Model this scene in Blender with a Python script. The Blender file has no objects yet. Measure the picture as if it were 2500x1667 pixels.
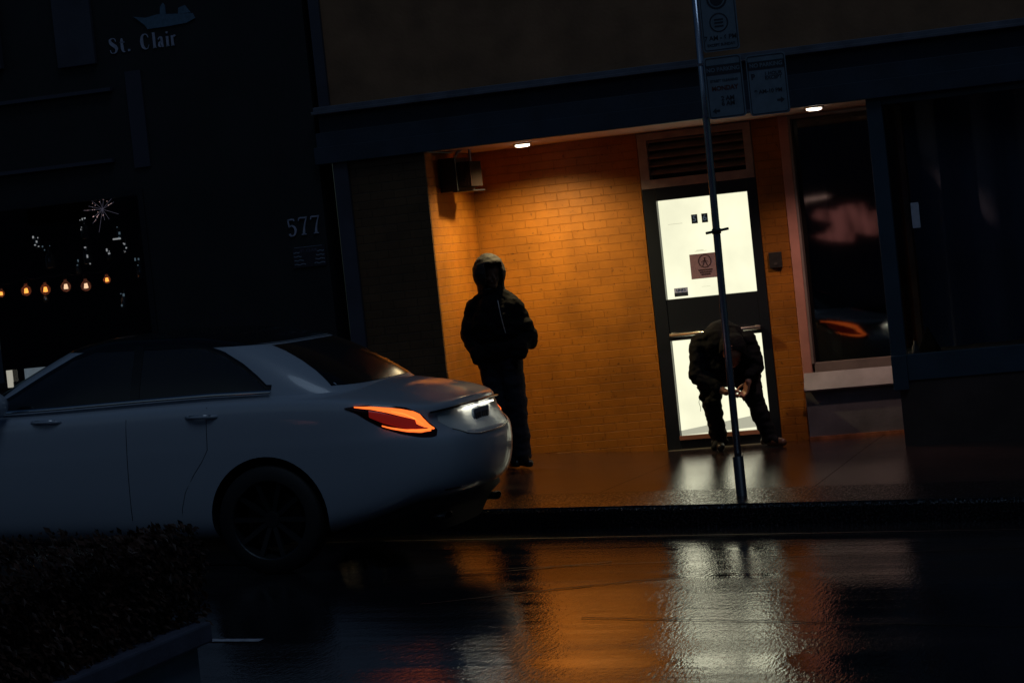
import bpy, bmesh, math, random
from mathutils import Vector, Matrix, noise
random.seed(7)
R = math.radians
sc = bpy.context.scene
COL = sc.collection
PI = math.pi

# ------------------------------------------------------------------ camera
cam_d = bpy.data.cameras.new("camera"); cam = bpy.data.objects.new("camera", cam_d); COL.objects.link(cam)
sc.camera = cam
cam_d.sensor_width = 36.0; cam_d.lens = 6100.0 / 2500.0 * 36.0
cam_d.clip_start = 0.1; cam_d.clip_end = 500
TH, PT, RL = R(17), R(1.85), R(6.0)
fw = Vector((-math.sin(TH)*math.cos(PT), math.cos(TH)*math.cos(PT), -math.sin(PT)))
rt = Vector((math.cos(TH), math.sin(TH), 0)); up = rt.cross(fw)
r2 = math.cos(RL)*rt - math.sin(RL)*up; u2 = math.sin(RL)*rt + math.cos(RL)*up
M = Matrix((r2, u2, -fw)).transposed().to_4x4()
M.translation = Vector((3.48956, -15.79204, 1.87575))
cam.matrix_world = M

# ------------------------------------------------------------------ world, sun, exposure
w = bpy.data.worlds.new("World"); sc.world = w; w.use_nodes = True
nt = w.node_tree; bg = nt.nodes["Background"]
sky = nt.nodes.new("ShaderNodeTexSky"); sky.sky_type = 'NISHITA'; sky.sun_disc = False
sky.sun_elevation = R(28); sky.sun_rotation = R(200); sky.air_density = 1.6; sky.ozone_density = 2
mixc = nt.nodes.new("ShaderNodeMix"); mixc.data_type = 'RGBA'; mixc.blend_type = 'MULTIPLY'
mixc.inputs[0].default_value = 1.0
nt.links.new(sky.outputs[0], mixc.inputs[6]); mixc.inputs[7].default_value = (0.42, 0.66, 1.0, 1)
nt.links.new(mixc.outputs[2], bg.inputs[0]); bg.inputs[1].default_value = 0.0068
sun_d = bpy.data.lights.new("night_sky_light", 'SUN'); sun = bpy.data.objects.new("night_sky_light", sun_d); COL.objects.link(sun)
sun_d.energy = 0.19; sun_d.angle = R(25); sun_d.color = (0.55, 0.75, 1.0)
sun.rotation_euler = Vector((-0.30, 0.38, -0.85)).to_track_quat('-Z', 'Y').to_euler()
sc.view_settings.view_transform = 'Standard'; sc.view_settings.look = 'None'
sc.view_settings.exposure = 0; sc.view_settings.gamma = 1
sc.render.engine = 'CYCLES'
sc.cycles.caustics_reflective = False; sc.cycles.caustics_refractive = False

# ------------------------------------------------------------------ materials
class NT:
    def __init__(s, m):
        s.t = m.node_tree; s.t.nodes.clear()
        s.out = s.n('OutputMaterial')
    def n(s, typ, **kw):
        nd = s.t.nodes.new('ShaderNode' + typ)
        for k, v in kw.items():
            if hasattr(nd, k): setattr(nd, k, v)
            else: nd.inputs[k.replace('_', ' ')].default_value = v
        return nd
    def l(s, a, b): s.t.links.new(a, b)
def mat(name, col=(.5, .5, .5), rough=.6, metal=0, spec=.5, bump=None, var=None, coat=0, emit=None, es=0, rvar=None):
    """bump=(scale, strength, distance), var=(scale, amount) value noise, rvar=(scale, lo, hi)"""
    m = bpy.data.materials.new(name); m.use_nodes = True
    N = NT(m); p = N.n('BsdfPrincipled')
    p.inputs['Base Color'].default_value = (*col, 1); p.inputs['Roughness'].default_value = rough
    p.inputs['Metallic'].default_value = metal; p.inputs['Specular IOR Level'].default_value = spec
    p.inputs['Coat Weight'].default_value = coat; p.inputs['Coat Roughness'].default_value = .06
    if emit: p.inputs['Emission Color'].default_value = (*emit, 1); p.inputs['Emission Strength'].default_value = es
    tc = N.n('TexCoord')
    if var:
        nz = N.n('TexNoise'); nz.inputs['Scale'].default_value = var[0]; nz.inputs['Detail'].default_value = 6
        N.l(tc.outputs['Object'], nz.inputs['Vector'])
        mr = N.n('MapRange'); mr.inputs[1].default_value = .3; mr.inputs[2].default_value = .7
        mr.inputs[3].default_value = 1 - var[1]; mr.inputs[4].default_value = 1 + var[1]
        N.l(nz.outputs[0], mr.inputs[0])
        mx = N.n('VectorMath', operation='SCALE'); mx.inputs[0].default_value = col; N.l(mr.outputs[0], mx.inputs['Scale'])
        N.l(mx.outputs[0], p.inputs['Base Color'])
    if rvar:
        nz = N.n('TexNoise'); nz.inputs['Scale'].default_value = rvar[0]; nz.inputs['Detail'].default_value = 4
        N.l(tc.outputs['Object'], nz.inputs['Vector'])
        mr = N.n('MapRange'); mr.inputs[1].default_value = .35; mr.inputs[2].default_value = .65
        mr.inputs[3].default_value = rvar[1]; mr.inputs[4].default_value = rvar[2]
        N.l(nz.outputs[0], mr.inputs[0]); N.l(mr.outputs[0], p.inputs['Roughness'])
    if bump:
        nz = N.n('TexNoise'); nz.inputs['Scale'].default_value = bump[0]; nz.inputs['Detail'].default_value = 5
        N.l(tc.outputs['Object'], nz.inputs['Vector'])
        b = N.n('Bump'); b.inputs['Strength'].default_value = bump[1]; b.inputs['Distance'].default_value = bump[2]
        N.l(nz.outputs[0], b.inputs['Height']); N.l(b.outputs[0], p.inputs['Normal'])
    N.l(p.outputs[0], N.out.inputs[0])
    return m
def brick_mat(name, c1, c2, mortar, axis='x', dirt=.35, rough=.5):
    m = bpy.data.materials.new(name); m.use_nodes = True
    N = NT(m); p = N.n('BsdfPrincipled'); p.inputs['Roughness'].default_value = rough
    tc = N.n('TexCoord'); sx = N.n('SeparateXYZ'); N.l(tc.outputs['Object'], sx.inputs[0])
    cb = N.n('CombineXYZ'); N.l(sx.outputs[0 if axis == 'x' else 1], cb.inputs[0]); N.l(sx.outputs[2], cb.inputs[1])
    wob = N.n('TexNoise'); wob.inputs['Scale'].default_value = 9; N.l(tc.outputs['Object'], wob.inputs['Vector'])
    wv = N.n('VectorMath', operation='SCALE'); wv.inputs['Scale'].default_value = .006
    N.l(wob.outputs[1], wv.inputs[0]); ad = N.n('VectorMath', operation='ADD')
    N.l(cb.outputs[0], ad.inputs[0]); N.l(wv.outputs[0], ad.inputs[1])
    bt = N.n('TexBrick'); bt.offset = .5
    for k, v in (('Scale', 1), ('Mortar Size', .0036), ('Mortar Smooth', .5), ('Brick Width', .2), ('Row Height', .0672), ('Bias', 0)):
        bt.inputs[k].default_value = v
    bt.inputs['Color1'].default_value = (*c1, 1); bt.inputs['Color2'].default_value = (*c2, 1); bt.inputs['Mortar'].default_value = (*mortar, 1)
    N.l(ad.outputs[0], bt.inputs['Vector'])
    # grime and worn patches with a shape of their own
    g = N.n('TexNoise'); g.inputs['Scale'].default_value = 2.6; g.inputs['Detail'].default_value = 7; g.inputs['Roughness'].default_value = .62
    N.l(tc.outputs['Object'], g.inputs['Vector'])
    mr = N.n('MapRange'); mr.inputs[1].default_value = .36; mr.inputs[2].default_value = .6
    mr.inputs[3].default_value = 1 - dirt; mr.inputs[4].default_value = 1.04; N.l(g.outputs[0], mr.inputs[0])
    sp = N.n('TexNoise'); sp.inputs['Scale'].default_value = 34; sp.inputs['Detail'].default_value = 3; N.l(tc.outputs['Object'], sp.inputs['Vector'])
    ms = N.n('MapRange'); ms.inputs[1].default_value = .27; ms.inputs[2].default_value = .36; ms.inputs[3].default_value = .45; ms.inputs[4].default_value = 1; N.l(sp.outputs[0], ms.inputs[0])
    mm = N.n('Math', operation='MULTIPLY'); N.l(mr.outputs[0], mm.inputs[0]); N.l(ms.outputs[0], mm.inputs[1])
    sc_ = N.n('VectorMath', operation='SCALE'); N.l(bt.outputs[0], sc_.inputs[0]); N.l(mm.outputs[0], sc_.inputs['Scale'])
    N.l(sc_.outputs[0], p.inputs['Base Color'])
    b1 = N.n('Bump'); b1.invert = True; b1.inputs['Strength'].default_value = 1; b1.inputs['Distance'].default_value = .0035
    N.l(bt.outputs['Fac'], b1.inputs['Height'])
    fn = N.n('TexNoise'); fn.inputs['Scale'].default_value = 120; fn.inputs['Detail'].default_value = 4; N.l(tc.outputs['Object'], fn.inputs['Vector'])
    b2 = N.n('Bump'); b2.inputs['Strength'].default_value = .6; b2.inputs['Distance'].default_value = .003
    N.l(fn.outputs[0], b2.inputs['Height']); N.l(b1.outputs[0], b2.inputs['Normal']); N.l(b2.outputs[0], p.inputs['Normal'])
    N.l(p.outputs[0], N.out.inputs[0]); return m
def thin_glass(name, tint=(.9, .9, .9), f0=1.6, rough=0.0, refl=(1, 1, 1)):
    m = bpy.data.materials.new(name); m.use_nodes = True
    N = NT(m); t = N.n('BsdfTransparent'); t.inputs[0].default_value = (*tint, 1)
    g = N.n('BsdfGlossy'); g.inputs['Roughness'].default_value = rough; g.inputs[0].default_value = (*refl, 1)
    f = N.n('Fresnel'); f.inputs[0].default_value = f0; mx = N.n('MixShader')
    N.l(f.outputs[0], mx.inputs[0]); N.l(t.outputs[0], mx.inputs[1]); N.l(g.outputs[0], mx.inputs[2]); N.l(mx.outputs[0], N.out.inputs[0])
    return m
def emis(name, col, s):
    m = bpy.data.materials.new(name); m.use_nodes = True
    N = NT(m); e = N.n('Emission'); e.inputs[0].default_value = (*col, 1); e.inputs[1].default_value = s
    N.l(e.outputs[0], N.out.inputs[0]); return m
def wet_mat(name, col, kind):
    """wet asphalt / wet concrete: glossy film over grain, streaks running along the street"""
    m = bpy.data.materials.new(name); m.use_nodes = True
    N = NT(m); p = N.n('BsdfPrincipled'); tc = N.n('TexCoord'); O = tc.outputs['Object']
    def nz(scale, det, vec=None, mp=None, ro=.5):
        x = N.n('TexNoise'); x.inputs['Scale'].default_value = scale; x.inputs['Detail'].default_value = det; x.inputs['Roughness'].default_value = ro
        if mp:
            q = N.n('Mapping'); q.inputs['Scale'].default_value = mp; N.l(O, q.inputs[0]); N.l(q.outputs[0], x.inputs['Vector'])
        else: N.l(O, x.inputs['Vector'])
        return x.outputs[0]
    def rng(v, a, b, c, d):
        x = N.n('MapRange'); N.l(v, x.inputs[0])
        for i, k in enumerate((a, b, c, d)): x.inputs[i+1].default_value = k
        return x.outputs[0]
    def math_(op, a, b):
        x = N.n('Math', operation=op)
        for i, k in enumerate((a, b)):
            if isinstance(k, (int, float)): x.inputs[i].default_value = k
            else: N.l(k, x.inputs[i])
        return x.outputs[0]
    streak = nz(1.0, 5, mp=(.22, 2.6, 1), ro=.6)          # long bands along X
    patch = nz(1.3, 5)
    fine = nz(150 if kind == 'road' else 130, 3, ro=.7)
    grain = nz(45, 4, ro=.7)
    sx = N.n('SeparateXYZ'); N.l(O, sx.inputs[0])
    p.inputs['Specular IOR Level'].default_value = 1.0
    wet = rng(streak, .38, .62, 0, 1)
    if kind == 'road':
        rough = math_('ADD', rng(streak, .36, .60, .14, .03), rng(patch, .35, .65, -.02, .05))
        strength = rng(wet, 0, 1, 1.0, .45)
        stones = nz(1.0, 2.5, mp=(52, 15, 60), ro=.7)
        h = stones
        dist = .0026
    else:
        # rough pebbled strip along the kerb, smoother slabs behind it
        strip = rng(sx.outputs[1], .82, .88, 1, 0)
        rough = math_('ADD', rng(patch, .35, .65, .05, .15), math_('MULTIPLY', strip, .0))
        strength = math_('ADD', math_('MULTIPLY', strip, .22), .30)
        h = math_('ADD', math_('MULTIPLY', fine, .12), nz(1.0, 3, mp=(58, 19, 60), ro=.7))
        dist = .0085
    N.l(rough, p.inputs['Roughness'])
    b = N.n('Bump'); b.inputs['Distance'].default_value = dist; N.l(strength, b.inputs['Strength']); N.l(h, b.inputs['Height'])
    last = b
    und = N.n('Bump'); und.inputs['Strength'].default_value = .5; und.inputs['Distance'].default_value = .003
    N.l(nz(1, 3, mp=(1.2, 7, 1)), und.inputs['Height']); N.l(b.outputs[0], und.inputs['Normal']); last = und
    if kind != 'road':
        # slab joints: lines across and along the pavement
        def line(coord, at, wd=.006):
            return math_('LESS_THAN', math_('ABSOLUTE', math_('SUBTRACT', coord, at), 0), wd)
        jl = None
        for a in (.85, 3.36):
            q = line(sx.outputs[1], a); jl = q if jl is None else math_('MAXIMUM', jl, q)
        inner = math_('GREATER_THAN', sx.outputs[1], .85)
        for a in (-5.6, -4.1, -2.6, -1.08, .42, 1.92):
            jl = math_('MAXIMUM', jl, math_('MULTIPLY', line(sx.outputs[0], a), inner))
        b3 = N.n('Bump'); b3.invert = True; b3.inputs['Strength'].default_value = 1; b3.inputs['Distance'].default_value = .01
        N.l(jl, b3.inputs['Height']); N.l(last.outputs[0], b3.inputs['Normal']); last = b3
    N.l(last.outputs[0], p.inputs['Normal'])
    Q9 = []
    speck = rng(nz(1.0, 3, mp=(75, 24, 60), ro=.75), .38, .52, .55, 1.0)
    if kind == 'road': N.l(math_('MULTIPLY', speck, .42), p.inputs['Coat Weight']); N.l(math_('MULTIPLY', speck, .65), p.inputs['Specular IOR Level'])
    else:
        spk2 = rng(nz(1.0, 3, mp=(60, 20, 60), ro=.8), .50, .62, .1, 2.6); q9 = math_('ADD', math_('MULTIPLY', strip, spk2), math_('MULTIPLY', math_('SUBTRACT', 1, strip), math_('ADD', math_('MULTIPLY', speck, .5), .35)))
        Q9.append((q9, p))
    p.inputs['Coat IOR'].default_value = 1.5; N.l(rough, p.inputs['Coat Roughness']); N.l(last.outputs[0], p.inputs['Coat Normal'])
    for q9, p9 in Q9:
        q8 = math_('MULTIPLY', q9, math_('SUBTRACT', 1, math_('MULTIPLY', jl, .9)))
        N.l(math_('MULTIPLY', q8, .6), p9.inputs['Coat Weight']); N.l(math_('MULTIPLY', q8, .8), p9.inputs['Specular IOR Level'])
    v = rng(grain, .3, .7, .5, 1.5); v2 = rng(patch, .3, .7, .75, 1.25); v = math_('MULTIPLY', v, v2)
    if kind != 'road': v = math_('MULTIPLY', math_('MULTIPLY', v, math_('SUBTRACT', 1, math_('MULTIPLY', jl, .8))), math_('SUBTRACT', 1, math_('MULTIPLY', strip, .55)))
    cs = N.n('VectorMath', operation='SCALE'); cs.inputs[0].default_value = col; N.l(v, cs.inputs['Scale']); N.l(cs.outputs[0], p.inputs['Base Color'])
    N.l(p.outputs[0], N.out.inputs[0]); return m

ORANGE = (.46, .165, .014)
M_brick_x = brick_mat('painted_brick', ORANGE, (.43, .152, .013), (.40, .14, .0125), 'x', .28)
M_brick_y = brick_mat('painted_brick_return', ORANGE, (.43, .143, .0125), (.37, .12, .0115), 'y', .3)
M_stucco = mat('ochre_stucco', (.26, .14, .075), .8, bump=(40, .4, .004), var=(3, .25))
M_base = mat('dark_ochre_base', (.06, .04, .035), .75, bump=(60, .4, .003), var=(3, .3))
M_navy = mat('navy_paint', (.028, .045, .07), .45, bump=(30, .25, .002), var=(4, .25))
M_navy2 = mat('navy_frame', (.035, .065, .095), .4, var=(3, .2))
M_soffit = mat('soffit_paint', (.62, .42, .36), .7, bump=(25, .2, .002), var=(5, .12))
M_jamb = mat('pink_beige_trim', (.62, .30, .25), .5, var=(6, .12))
M_sill = mat('sill_metal', (.40, .40, .46), .45, var=(5, .2), bump=(14, .15, .004))
M_plinth = mat('slate_plinth', (.16, .16, .19), .5, bump=(50, .4, .003), var=(4, .3))
M_mull = mat('aluminium_frame', (.33, .27, .26), .4, metal=.2, var=(8, .15))
M_ventf = mat('vent_frame', (.40, .33, .34), .6, var=(10, .2), bump=(60, .2, .002))
M_vents = mat('vent_slat', (.18, .14, .13), .55, var=(10, .2))
M_black = mat('black_paint', (.012, .014, .02), .4, var=(6, .2))
M_dark = mat('near_black', (.01, .011, .014), .6)
M_door = mat('door_frame_paint', (.014, .019, .03), .35, bump=(50, .1, .001))
M_stone = mat('dark_stone', (.012, .014, .018), .6, bump=(20, .3, .004), var=(2, .3))
M_pilaster = mat('grey_pilaster', (.05, .055, .08), .6, var=(3, .25), bump=(40, .3, .003))
M_letter = mat('sign_letter', (.42, .45, .60), .5, var=(30, .2))
M_emblem = mat('ship_emblem_paint', (.10, .18, .27), .5, var=(30, .2))
M_glass = thin_glass('window_glass', (.42, .45, .5), 1.9, .03)
M_glass_side = thin_glass('bay_side_glass', (.9, .9, .9), 1.5)
M_glass_shop = thin_glass('shop_glass', (.8, .82, .85), 1.45)
M_interior = mat('dark_interior', (.12, .14, .20), .8, var=(2, .3))
M_curtain = mat('blue_grey_drape', (.34, .38, .50), .8, bump=(6, .5, .03))
M_steel = mat('galvanised_post', (.42, .46, .55), .22, metal=.85, var=(20, .15), bump=(60, .1, .001))
M_signw = mat('sign_face', (.16, .22, .28), .45, var=(14, .15))
M_signd = mat('sign_print', (.03, .035, .05), .5)
M_signr = mat('sign_print_red', (.10, .03, .03), .5)
M_kerb = wet_mat('wet_kerb_stone', (.018, .018, .02), 'walk')
M_road = wet_mat('wet_asphalt', (.022, .022, .026), 'road')
M_walk = wet_mat('wet_concrete', (.034, .019, .019), 'walk')
M_paint = mat('road_paint', (.5, .52, .6), .35, bump=(80, .5, .002), var=(25, .35))
M_panel = emis('backlit_door_panel', (.745, .73, .525), 1.25)
_t = M_panel.node_tree; _e = [n_ for n_ in _t.nodes if n_.type == 'EMISSION'][0]; _tc = _t.nodes.new('ShaderNodeTexCoord'); _n = _t.nodes.new('ShaderNodeTexNoise'); _n.inputs['Scale'].default_value = 2.4; _n.inputs['Detail'].default_value = 5
_t.links.new(_tc.outputs['Object'], _n.inputs['Vector']); _m = _t.nodes.new('ShaderNodeMapRange'); _m.inputs[1].default_value = .3; _m.inputs[2].default_value = .7; _m.inputs[3].default_value = 1.22; _m.inputs[4].default_value = 1.5
_t.links.new(_n.outputs[0], _m.inputs[0]); _t.links.new(_m.outputs[0], _e.inputs[1])
M_panel_low = emis('backlit_door_panel_grey', (.45, .44, .33), 1.0)
M_poster = mat('brown_notice', (.24, .15, .15), .6, var=(20, .2), emit=(.05, .024, .026), es=1.0)
M_poster_d = mat('brown_notice_print', (.05, .02, .02), .6)
M_tile = mat('number_tile', (.01, .02, .04), .5)
M_tilel = mat('number_tile_light', (.16, .22, .3), .5, emit=(.05, .08, .12), es=.6)
M_chrome = mat('chrome', (.85, .85, .85), .12, metal=1)
M_lampw = emis('lamp_lens', (1.0, .86, .66), 6.0)
M_skin_shaded = mat('shaded_skin', (.09, .045, .03), .6, spec=.2)  # darker copy of skin, hood shade put into the colour
M_skin = mat('skin', (.34, .15, .09), .5, bump=(90, .2, .001))
M_jacket = mat('black_jacket_cloth', (.003, .0034, .005), .85, spec=.12, bump=(16, .6, .012))
M_hood = mat('dark_hood_cloth', (.009, .007, .0075), .8, bump=(22, .5, .01))
M_trouser = mat('dark_denim', (.008, .011, .020), .85, spec=.25, bump=(14, .5, .01))
M_trouser2 = mat('black_trousers_cloth', (.006, .007, .011), .85, spec=.25, bump=(14, .5, .012))
M_shoe = mat('black_shoe_leather', (.014, .012, .012), .35)
M_shoe2 = mat('brown_shoe_leather', (.16, .07, .04), .4)
M_zip = mat('zip_metal', (.7, .7, .75), .3, metal=.6)

# ------------------------------------------------------------------ mesh helpers
def tag(o, label=None, cat=None, group=None, kind=None):
    if label: o['label'] = label
    if cat: o['category'] = cat
    if group: o['group'] = group
    if kind: o['kind'] = kind
    return o
def empty(name, loc=(0, 0, 0), label=None, cat=None, group=None):
    o = bpy.data.objects.new(name, None); COL.objects.link(o); o.location = loc; o.empty_display_size = .2
    return tag(o, label, cat, group)
def origin(o):
    v = Vector((0, 0, 0))
    while o is not None: v += Vector(o.location); o = o.parent
    return v
class MB:
    def __init__(s): s.v = []; s.f = []; s.m = []
    def add(s, vs, fs, mi=0):
        b = len(s.v); s.v += [tuple(v) for v in vs]; s.f += [tuple(i + b for i in f) for f in fs]; s.m += [mi]*len(fs); return s
    def box(s, x0, x1, y0, y1, z0, z1, mi=0):
        vs = [(x, y, z) for z in (z0, z1) for y in (y0, y1) for x in (x0, x1)]
        return s.add(vs, [(0, 2, 3, 1), (4, 5, 7, 6), (0, 1, 5, 4), (2, 6, 7, 3), (0, 4, 6, 2), (1, 3, 7, 5)], mi)
    def tube(s, pts, r, n=10, mi=0, caps=True):
        pts = [Vector(p) for p in pts]; rr = r if isinstance(r, (list, tuple)) else [r]*len(pts)
        rings = []
        for i, p in enumerate(pts):
            d = (pts[min(i+1, len(pts)-1)] - pts[max(i-1, 0)]).normalized()
            a = Vector((0, 0, 1)) if abs(d.z) < .9 else Vector((0, 1, 0))
            x = d.cross(a).normalized(); y = d.cross(x)
            rings.append([p + rr[i]*(math.cos(2*PI*k/n)*x + math.sin(2*PI*k/n)*y) for k in range(n)])
        vs = [q for g in rings for q in g]; fs = []
        for i in range(len(pts)-1):
            for k in range(n):
                fs.append((i*n+k, i*n+(k+1) % n, (i+1)*n+(k+1) % n, (i+1)*n+k))
        if caps: fs += [tuple(range(n))[::-1], tuple((len(pts)-1)*n + k for k in range(n))]
        return s.add(vs, fs, mi)
    def lathe(s, prof, c=(0, 0, 0), n=24, mi=0, axis='z'):
        vs = []; fs = []; c = Vector(c)
        for (r, h) in prof:
            for k in range(n):
                a = 2*PI*k/n; q = (r*math.cos(a), r*math.sin(a), h)
                if axis == 'y': q = (q[0], h, q[1])
                if axis == 'x': q = (h, q[0], q[1])
                vs.append(c + Vector(q))
        for i in range(len(prof)-1):
            for k in range(n): fs.append((i*n+k, i*n+(k+1) % n, (i+1)*n+(k+1) % n, (i+1)*n+k))
        return s.add(vs, fs, mi)
    def prism_xz(s, poly, y0, y1, mi=0):
        n = len(poly); vs = [(x, y0, z) for x, z in poly] + [(x, y1, z) for x, z in poly]
        fs = [tuple(range(n)), tuple(range(2*n-1, n-1, -1))] + [(i, i+n, (i+1) % n+n, (i+1) % n) for i in range(n)]
        return s.add(vs, fs, mi)
    def prism_xy(s, poly, z0, z1, mi=0):
        n = len(poly); vs = [(x, y, z0) for x, y in poly] + [(x, y, z1) for x, y in poly]
        fs = [tuple(range(n))[::-1], tuple(range(n, 2*n))] + [(i, (i+1) % n, (i+1) % n+n, i+n) for i in range(n)]
        return s.add(vs, fs, mi)
    def build(s, name, mats, parent=None, smooth=False, bevel=0, norm=False):
        me = bpy.data.meshes.new(name)
        off = origin(parent) if parent is not None else Vector((0, 0, 0))
        me.from_pydata([tuple(Vector(v) - off) for v in s.v], [], s.f)
        mats = mats if isinstance(mats, (list, tuple)) else [mats]
        for m_ in mats: me.materials.append(m_)
        for p, i in zip(me.polygons, s.m): p.material_index = i; p.use_smooth = smooth
        if norm or bevel:
            bm = bmesh.new(); bm.from_mesh(me)
            if bevel:
                bmesh.ops.bevel(bm, geom=bm.edges[:], offset=bevel, segments=2, affect='EDGES', profile=.6)
            bmesh.ops.recalc_face_normals(bm, faces=bm.faces[:]); bm.to_mesh(me); bm.free()
        me.update()
        o = bpy.data.objects.new(name, me); COL.objects.link(o)
        if parent is not None: o.parent = parent
        return o
def text(name, s, size, x, y, z, m, parent, align='CENTER', ext=.0012, bold=0, sx=1.0):
    cu = bpy.data.curves.new(name, 'FONT'); cu.body = s; cu.size = size; cu.align_x = align; cu.align_y = 'CENTER'
    cu.extrude = ext; cu.offset = bold; cu.space_line = .85
    t = bpy.data.objects.new('tmp', cu); COL.objects.link(t)
    dg = bpy.context.evaluated_depsgraph_get()
    me = bpy.data.meshes.new_from_object(t.evaluated_get(dg)); bpy.data.objects.remove(t)
    off = origin(parent)
    for v in me.vertices: v.co = Vector((v.co.x*sx + x, y - v.co.z, v.co.y + z)) - off
    me.materials.clear(); me.materials.append(m)
    o = bpy.data.objects.new(name, me); COL.objects.link(o); o.parent = parent; return o
def ribbon(mb, pts, ox, oz, sc_, y, th=.012):
    """brush stroke with a width at every point, drawn on a wall"""
    P = [(Vector((p[0], p[1])), p[2]) for p in pts]; out = []
    n = len(P)
    for i in range(n-1):
        p0, p1, p2, p3 = P[max(i-1, 0)], P[i], P[i+1], P[min(i+2, n-1)]
        for k in range(5):
            t = k/5; t2 = t*t; t3 = t2*t
            c = .5*((2*p1[0]) + (p2[0]-p0[0])*t + (2*p0[0]-5*p1[0]+4*p2[0]-p3[0])*t2 + (3*p1[0]-p0[0]-3*p2[0]+p3[0])*t3)
            out.append((c, p1[1]*(1-t) + p2[1]*t))
    out.append(P[-1])
    L = []; Rr = []
    for i, (c, wd) in enumerate(out):
        d = (out[min(i+1, len(out)-1)][0] - out[max(i-1, 0)][0]).normalized(); nn = Vector((-d.y, d.x))
        L.append(c + nn*wd/2); Rr.append(c - nn*wd/2)
    for i in range(len(out)-1):
        q = [L[i], Rr[i], Rr[i+1], L[i+1]]
        mb.prism_xz([(ox + a.x*sc_, oz + a.y*sc_) for a in q], y - th, y)

# ================================================================== SETTING
F, W = 3.0, 4.2
def zroad(x, y):
    return .02 - .05*x + (min(-y, 3.0)/3.0*.075 if y < 0 else 0)
def zkerb(x): return .165 - .05*x
def zwall(x): return .18 + (.065*(-1.4 - x) if x < -1.4 else 0) if x > -3.2 else .18 + .065*1.8 + .05*(-3.2 - x)
def zwalk(x, y):
    t = max(0, min(1, (y-.1)/(W - .5))); t = t*t*(3-2*t); return zkerb(x)*(1-t) + zwall(x)*t
def sheet(name, x0, x1, nx, y0, y1, ny, fn, m):
    mb = MB(); vs = [(x0+(x1-x0)*i/nx, y0+(y1-y0)*j/ny) for j in range(ny+1) for i in range(nx+1)]
    mb.add([(x, y, fn(x, y)) for x, y in vs], [(j*(nx+1)+i, j*(nx+1)+i+1, (j+1)*(nx+1)+i+1, (j+1)*(nx+1)+i) for j in range(ny) for i in range(nx)])
    return tag(mb.build(name, m, smooth=True), kind='structure')
sheet('road', -14, 12, 52, -9.6, 0.0, 48, zroad, M_road)
sheet('pavement', -14, 12, 52, .15, 6.0, 30, zwalk, M_walk)
sheet('ground', -60, 60, 12, -60, 60, 12, lambda x, y: -.05*x - 1.2, mat('far_ground', (.03, .03, .033), .8))
sheet('near_pavement', -14, 12, 40, -22, -9.75, 12, lambda x, y: zroad(x, -5) + .12, M_walk)
mb = MB(); n = 60
prof = [(0.0, -.30), (0.0, .115), (.006, .133), (.02, .143), (.15, .1445), (.15, -.30)]
for j, (yy, dz) in enumerate(prof):
    pass
vs = []; fs = []
for i in range(n+1):
    x = -14 + 26*i/n
    for (yy, dz) in prof:
        vs.append((x, yy, zroad(x, 0) + dz + (0.0015 if dz > .14 else 0) + .002*noise.noise(Vector((x*3, yy, 0)))))
k = len(prof)
for i in range(n):
    for j in range(k-1): fs.append((i*k+j, (i+1)*k+j, (i+1)*k+j+1, i*k+j+1))
tag(MB().add(vs, fs).build('kerb', M_kerb, norm=True), kind='structure')
vs2 = [(x, -9.6 - yy, z + zroad(x, -9.6) - zroad(x, 0)) for x, yy, z in vs]
tag(MB().add(vs2, fs).build('near_kerb', M_kerb, norm=True), kind='structure')
mb = MB()
def roadstrip(x0, y0, x1, y1, wd, segs=14):
    for i in range(segs):
        a = i/segs; b = (i+1)/segs
        xa, xb = x0+(x1-x0)*a, x0+(x1-x0)*b; ya, yb = y0+(y1-y0)*a, y0+(y1-y0)*b
        q = [(xa, ya-wd/2), (xb, yb-wd/2), (xb, yb+wd/2), (xa, ya+wd/2)]
        mb.add([(x, y, zroad(x, y)+.004) for x, y in q], [(0, 1, 2, 3)])
roadstrip(-4.6, -4.52, -1.36, -4.60, .075); roadstrip(-3.3, -1.66, -2.5, -1.72, .05)
tag(mb.build('lane_marking', M_paint), kind='structure')
# patched seams in the asphalt
mb = MB()
def seam(pts, wd):
    for (x0, y0), (x1, y1) in zip(pts[:-1], pts[1:]):
        d = Vector((x1-x0, y1-y0)).normalized(); nn = Vector((-d.y, d.x))*wd/2
        q = [(x0-nn.x, y0-nn.y), (x1-nn.x, y1-nn.y), (x1+nn.x, y1+nn.y), (x0+nn.x, y0+nn.y)]
        mb.add([(x, y, zroad(x, y)+.004) for x, y in q], [(0, 1, 2, 3)])
random.seed(3)
def wob(x0, y0, x1, y1, n, a): return [(x0+(x1-x0)*i/n, y0+(y1-y0)*i/n + random.uniform(-a, a)) for i in range(n+1)]
seam(wob(.1, -4.02, 3.4, -4.55, 60, .012), .016)
seam(wob(-1.1, -2.2, 3.6, -1.15, 70, .015), .014)
seam(wob(-.9, -3.55, .4, -2.55, 30, .02), .02)
seam(wob(-1.4, -2.7, -.3, -1.9, 30, .02), .02)
seam(wob(-3, -.55, 3.6, -.55, 60, .01), .02)
tag(mb.build('road_seam', mat('tar_seam', (.006, .006, .007), .5, bump=(60, .6, .004))), kind='structure')

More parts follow.
